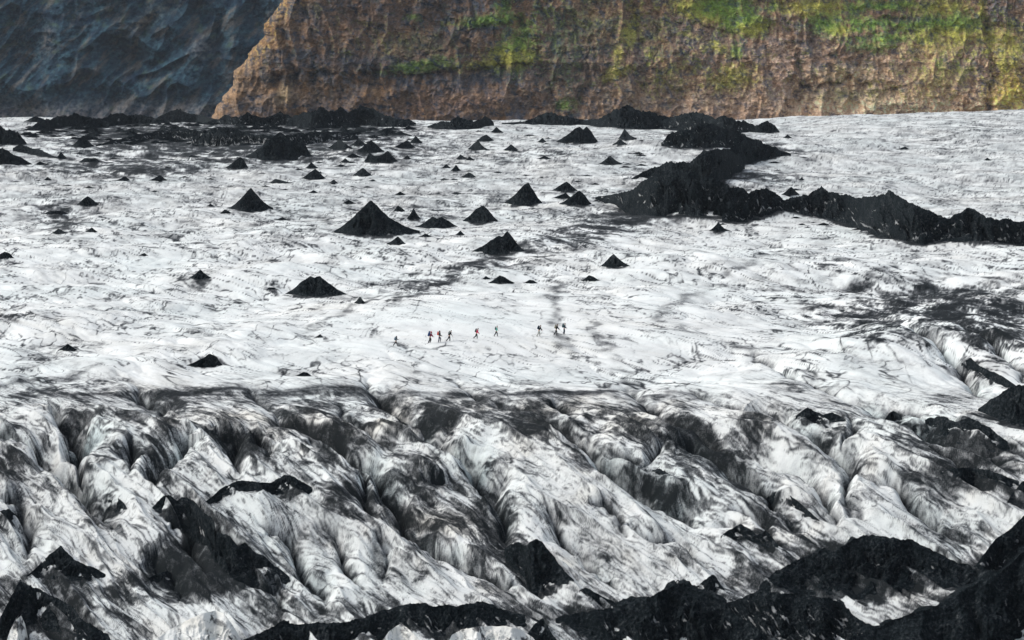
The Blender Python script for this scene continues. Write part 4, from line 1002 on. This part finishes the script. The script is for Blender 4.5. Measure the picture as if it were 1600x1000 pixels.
    for side, ang, lab in p.get('poles', ()):
        sh, e, w, ha = arms[side]
        hnd = w+fwd(ha)*.08
        d = Vec((math.sin(R(ang)), 0, -math.cos(R(ang))))
        ln = (hnd.z)/max(.3, math.cos(R(ang)))
        pr = bpy.data.objects.new('trekking_pole', None); S.collection.objects.link(pr)
        tag(pr, lab, 'trekking pole', 'trekking poles held by the hikers')
        PMt = cloth('dark_metal_shaft', (.06,.06,.065), .4)
        skinned('shaft', [[(Vec((0,0,0))-d*.02, .011), (d*ln*.5, .009), (d*ln*1.0, .006)]], PMt, pr)
        skinned('grip', [[(-d*.10, .017), (-d*.02, .016), (d*.05, .014)]], cloth('black_grip', (.02,.02,.02)), pr)
        skinned('basket', [[(d*ln*.93, .03), (d*ln*.945, .03)]], cloth('black_grip', (.02,.02,.02)), pr)
        pr.location = Mw @ hnd; pr.scale = (s, s, s); pr.rotation_euler = (0, 0, R(p.get('turn', 0)))
    return root
import bmesh
NAVY = ('navy_shell', (.018,.035,.060)); BLACK = ('black_shell', (.014,.017,.019)); DK = ('black_trousers', (.012,.015,.018))
build_hiker(dict(px=618.5, foot=541, headpx=525, lean=12, head=10, ll=(24,14), rl=(-24,18), la=(30,50), ra=(-15,25), jacket=('dark_teal_shell', (.02,.05,.075)), trousers=DK, hat=('navy_hood', (.018,.03,.045), 'hood'),
    up=0,
    label='last hiker walking alone at the left end, in dark navy with a hood', pack=('teal_blue_pack', (.05,.14,.20), (.32,.46,.17), 'small teal blue backpack on the last hiker at the left end')))
build_hiker(dict(px=672, foot=535.7, headpx=517, lean=16, head=14, ll=(16,34), rl=(-8,22), la=(34,12), ra=(20,30), jacket=('crimson_jacket', (.22,.02,.055)), trousers=('charcoal_trousers', (.03,.03,.032)), hat=('red_hood', (.62,.03,.045), 'hood'), glove=('teal_glove', (.03,.10,.09)),
    label='hiker in a red hood and crimson jacket under a big blue pack', pack=('blue_pack', (.016,.05,.16), (.36,.62,.26), 'big blue backpack carried by the red-hooded hiker')))
build_hiker(dict(px=686.5, foot=534.8, headpx=516.2, lean=6, head=6, ll=(30,48), rl=(-6,10), la=(18,35), ra=(10,40), jacket=BLACK, trousers=('navy_trousers', (.02,.03,.07)), hat=('black_hood', (.012,.02,.022), 'hood'),
    label='hiker in black with an orange-red pack, knee lifted, beside the red-hooded one', pack=('orange_red_pack', (.72,.09,.05), (.33,.42,.22), 'orange-red backpack on the hiker dressed in black')))
build_hiker(dict(px=702, foot=532.8, headpx=514.8, lean=24, head=20, ll=(12,16), rl=(-20,24), la=(-48,10), ra=(28,5), jacket=('black_fleece', (.012,.014,.014)), trousers=DK, hat=('black_cap', (.012,.012,.012), 'hat'),
    label='hiker in black leaning forward with one arm swung back and a pale pack', pack=('pale_grey_pack', (.30,.33,.31), (.32,.44,.16), 'pale grey-green backpack on the forward leaning hiker'),
    poles=[('l',-50,'thin pole trailing behind the forward leaning hiker'),('r',8,'thin pole planted in front of the forward leaning hiker')]))
build_hiker(dict(px=744.5, foot=529, headpx=511.6, lean=18, head=22, ll=(14,16), rl=(-16,38), la=(16,25), ra=(10,30), jacket=('rose_red_jacket', (.72,.035,.11)), trousers=('dark_green_trousers', (.012,.024,.018)), hat=('brown_cap', (.16,.08,.06), 'hat'),
    label='hiker in a bright rose-red jacket walking alone in mid-line', pack=('dark_olive_pack', (.035,.028,.016), (.33,.46,.20), 'dark olive backpack on the hiker in rose red')))
build_hiker(dict(px=775.5, foot=525.6, headpx=508.6, lean=8, head=18, ll=(18,12), rl=(-20,14), la=(16,30), ra=(-10,15), jacket=('mint_green_jacket', (.16,.52,.42)), trousers=('dark_plum_trousers', (.022,.018,.024)), hat=('black_cap', (.012,.012,.012), 'hat'),
    label='hiker in a mint green jacket and black cap', pack=('dark_green_pack', (.010,.035,.03), (.26,.44,.14), 'slim dark green backpack on the hiker in mint green')))
build_hiker(dict(px=842, foot=525.4, headpx=507.6, lean=22, head=16, ll=(16,14), rl=(-12,22), la=(36,8), ra=(24,6), jacket=('black_shell', (.014,.017,.019)), trousers=('pale_stone_trousers', (.42,.43,.39)), hat=('black_cap', (.012,.012,.012), 'hat'), glove=('brown_glove', (.10,.07,.05)),
    label='hiker in pale trousers and black jacket, first of the rear three from left', pack=('midnight_pack', (.012,.035,.06), (.34,.46,.22), 'midnight blue backpack on the hiker in pale trousers')))
build_hiker(dict(px=869, foot=524, headpx=506, lean=16, head=14, ll=(14,16), rl=(-14,26), la=(38,4), ra=(30,8), jacket=('black_fleece', (.012,.014,.014)), trousers=DK, hat=('black_cap', (.012,.012,.012), 'hat'),
    label='hiker in black with a khaki pack reaching one arm forward', pack=('khaki_pack', (.30,.27,.19), (.34,.50,.20), 'khaki backpack on the hiker reaching forward'),
    poles=[('l',40,'thin pole held out ahead by the hiker with a khaki pack')]))
build_hiker(dict(px=881.5, foot=522.4, headpx=505, lean=10, head=12, ll=(10,20), rl=(-4,12), la=(22,24), ra=(16,20), jacket=('slate_blue_jacket', (.05,.085,.11)), trousers=('navy_shell', (.018,.035,.060)), hat=('slate_cap', (.08,.10,.115), 'hat'),
    label='leading hiker at the right end of the line, in slate blue', pack=('dark_teal_pack', (.018,.075,.085), (.36,.52,.24), 'dark teal backpack on the leading hiker at the right end')))
print('t people', time.time()-T0)
# ------------------------------------------------------------------ camera, light, air
cd = bpy.data.cameras.new('camera'); cam = bpy.data.objects.new('camera', cd); S.collection.objects.link(cam)
cd.sensor_width = 36; cd.lens = F*36/1600; cd.clip_start = 1; cd.clip_end = 8000
cam.location = (0, 0, ZC); cam.rotation_euler = (math.pi/2-TH, 0, 0)
S.camera = cam
S.render.resolution_x, S.render.resolution_y = 1024, 640
SUN_EL, SUN_AZ = 44.0, -78.0        # behind the ice, to the left
W = bpy.data.worlds.new('World'); S.world = W; W.use_nodes = True
nt = W.node_tree; bg = nt.nodes['Background']
sky = nt.nodes.new('ShaderNodeTexSky'); sky.sky_type = 'NISHITA'; sky.sun_disc = False
sky.sun_elevation = math.radians(SUN_EL); sky.sun_rotation = math.radians(SUN_AZ); sky.dust_density = 3; sky.air_density = 1.0
hs = nt.nodes.new('ShaderNodeHueSaturation'); hs.inputs['Saturation'].default_value = .45
nt.links.new(sky.outputs[0], hs.inputs['Color']); nt.links.new(hs.outputs[0], bg.inputs[0]); bg.inputs[1].default_value = .15
sl = bpy.data.lights.new('sun', 'SUN'); so = bpy.data.objects.new('sun', sl); S.collection.objects.link(so)
sl.energy = 1.1; sl.angle = math.radians(32); sl.color = (1, .97, .92)
az, el = math.radians(SUN_AZ), math.radians(SUN_EL)
from mathutils import Vector
d = Vector((math.sin(az)*math.cos(el), math.cos(az)*math.cos(el), math.sin(el)))
so.rotation_euler = d.to_track_quat('Z', 'Y').to_euler()
so.location = (-200, 300, 300)
vs = S.view_settings; vs.view_transform = 'Standard'; vs.look = 'None'; vs.exposure = 0.24; vs.gamma = 1
S.cycles.max_bounces = 6; S.cycles.diffuse_bounces = 3; S.cycles.glossy_bounces = 2; S.cycles.volume_bounces = 1
S.cycles.use_denoising = True
print('t done', time.time()-T0)
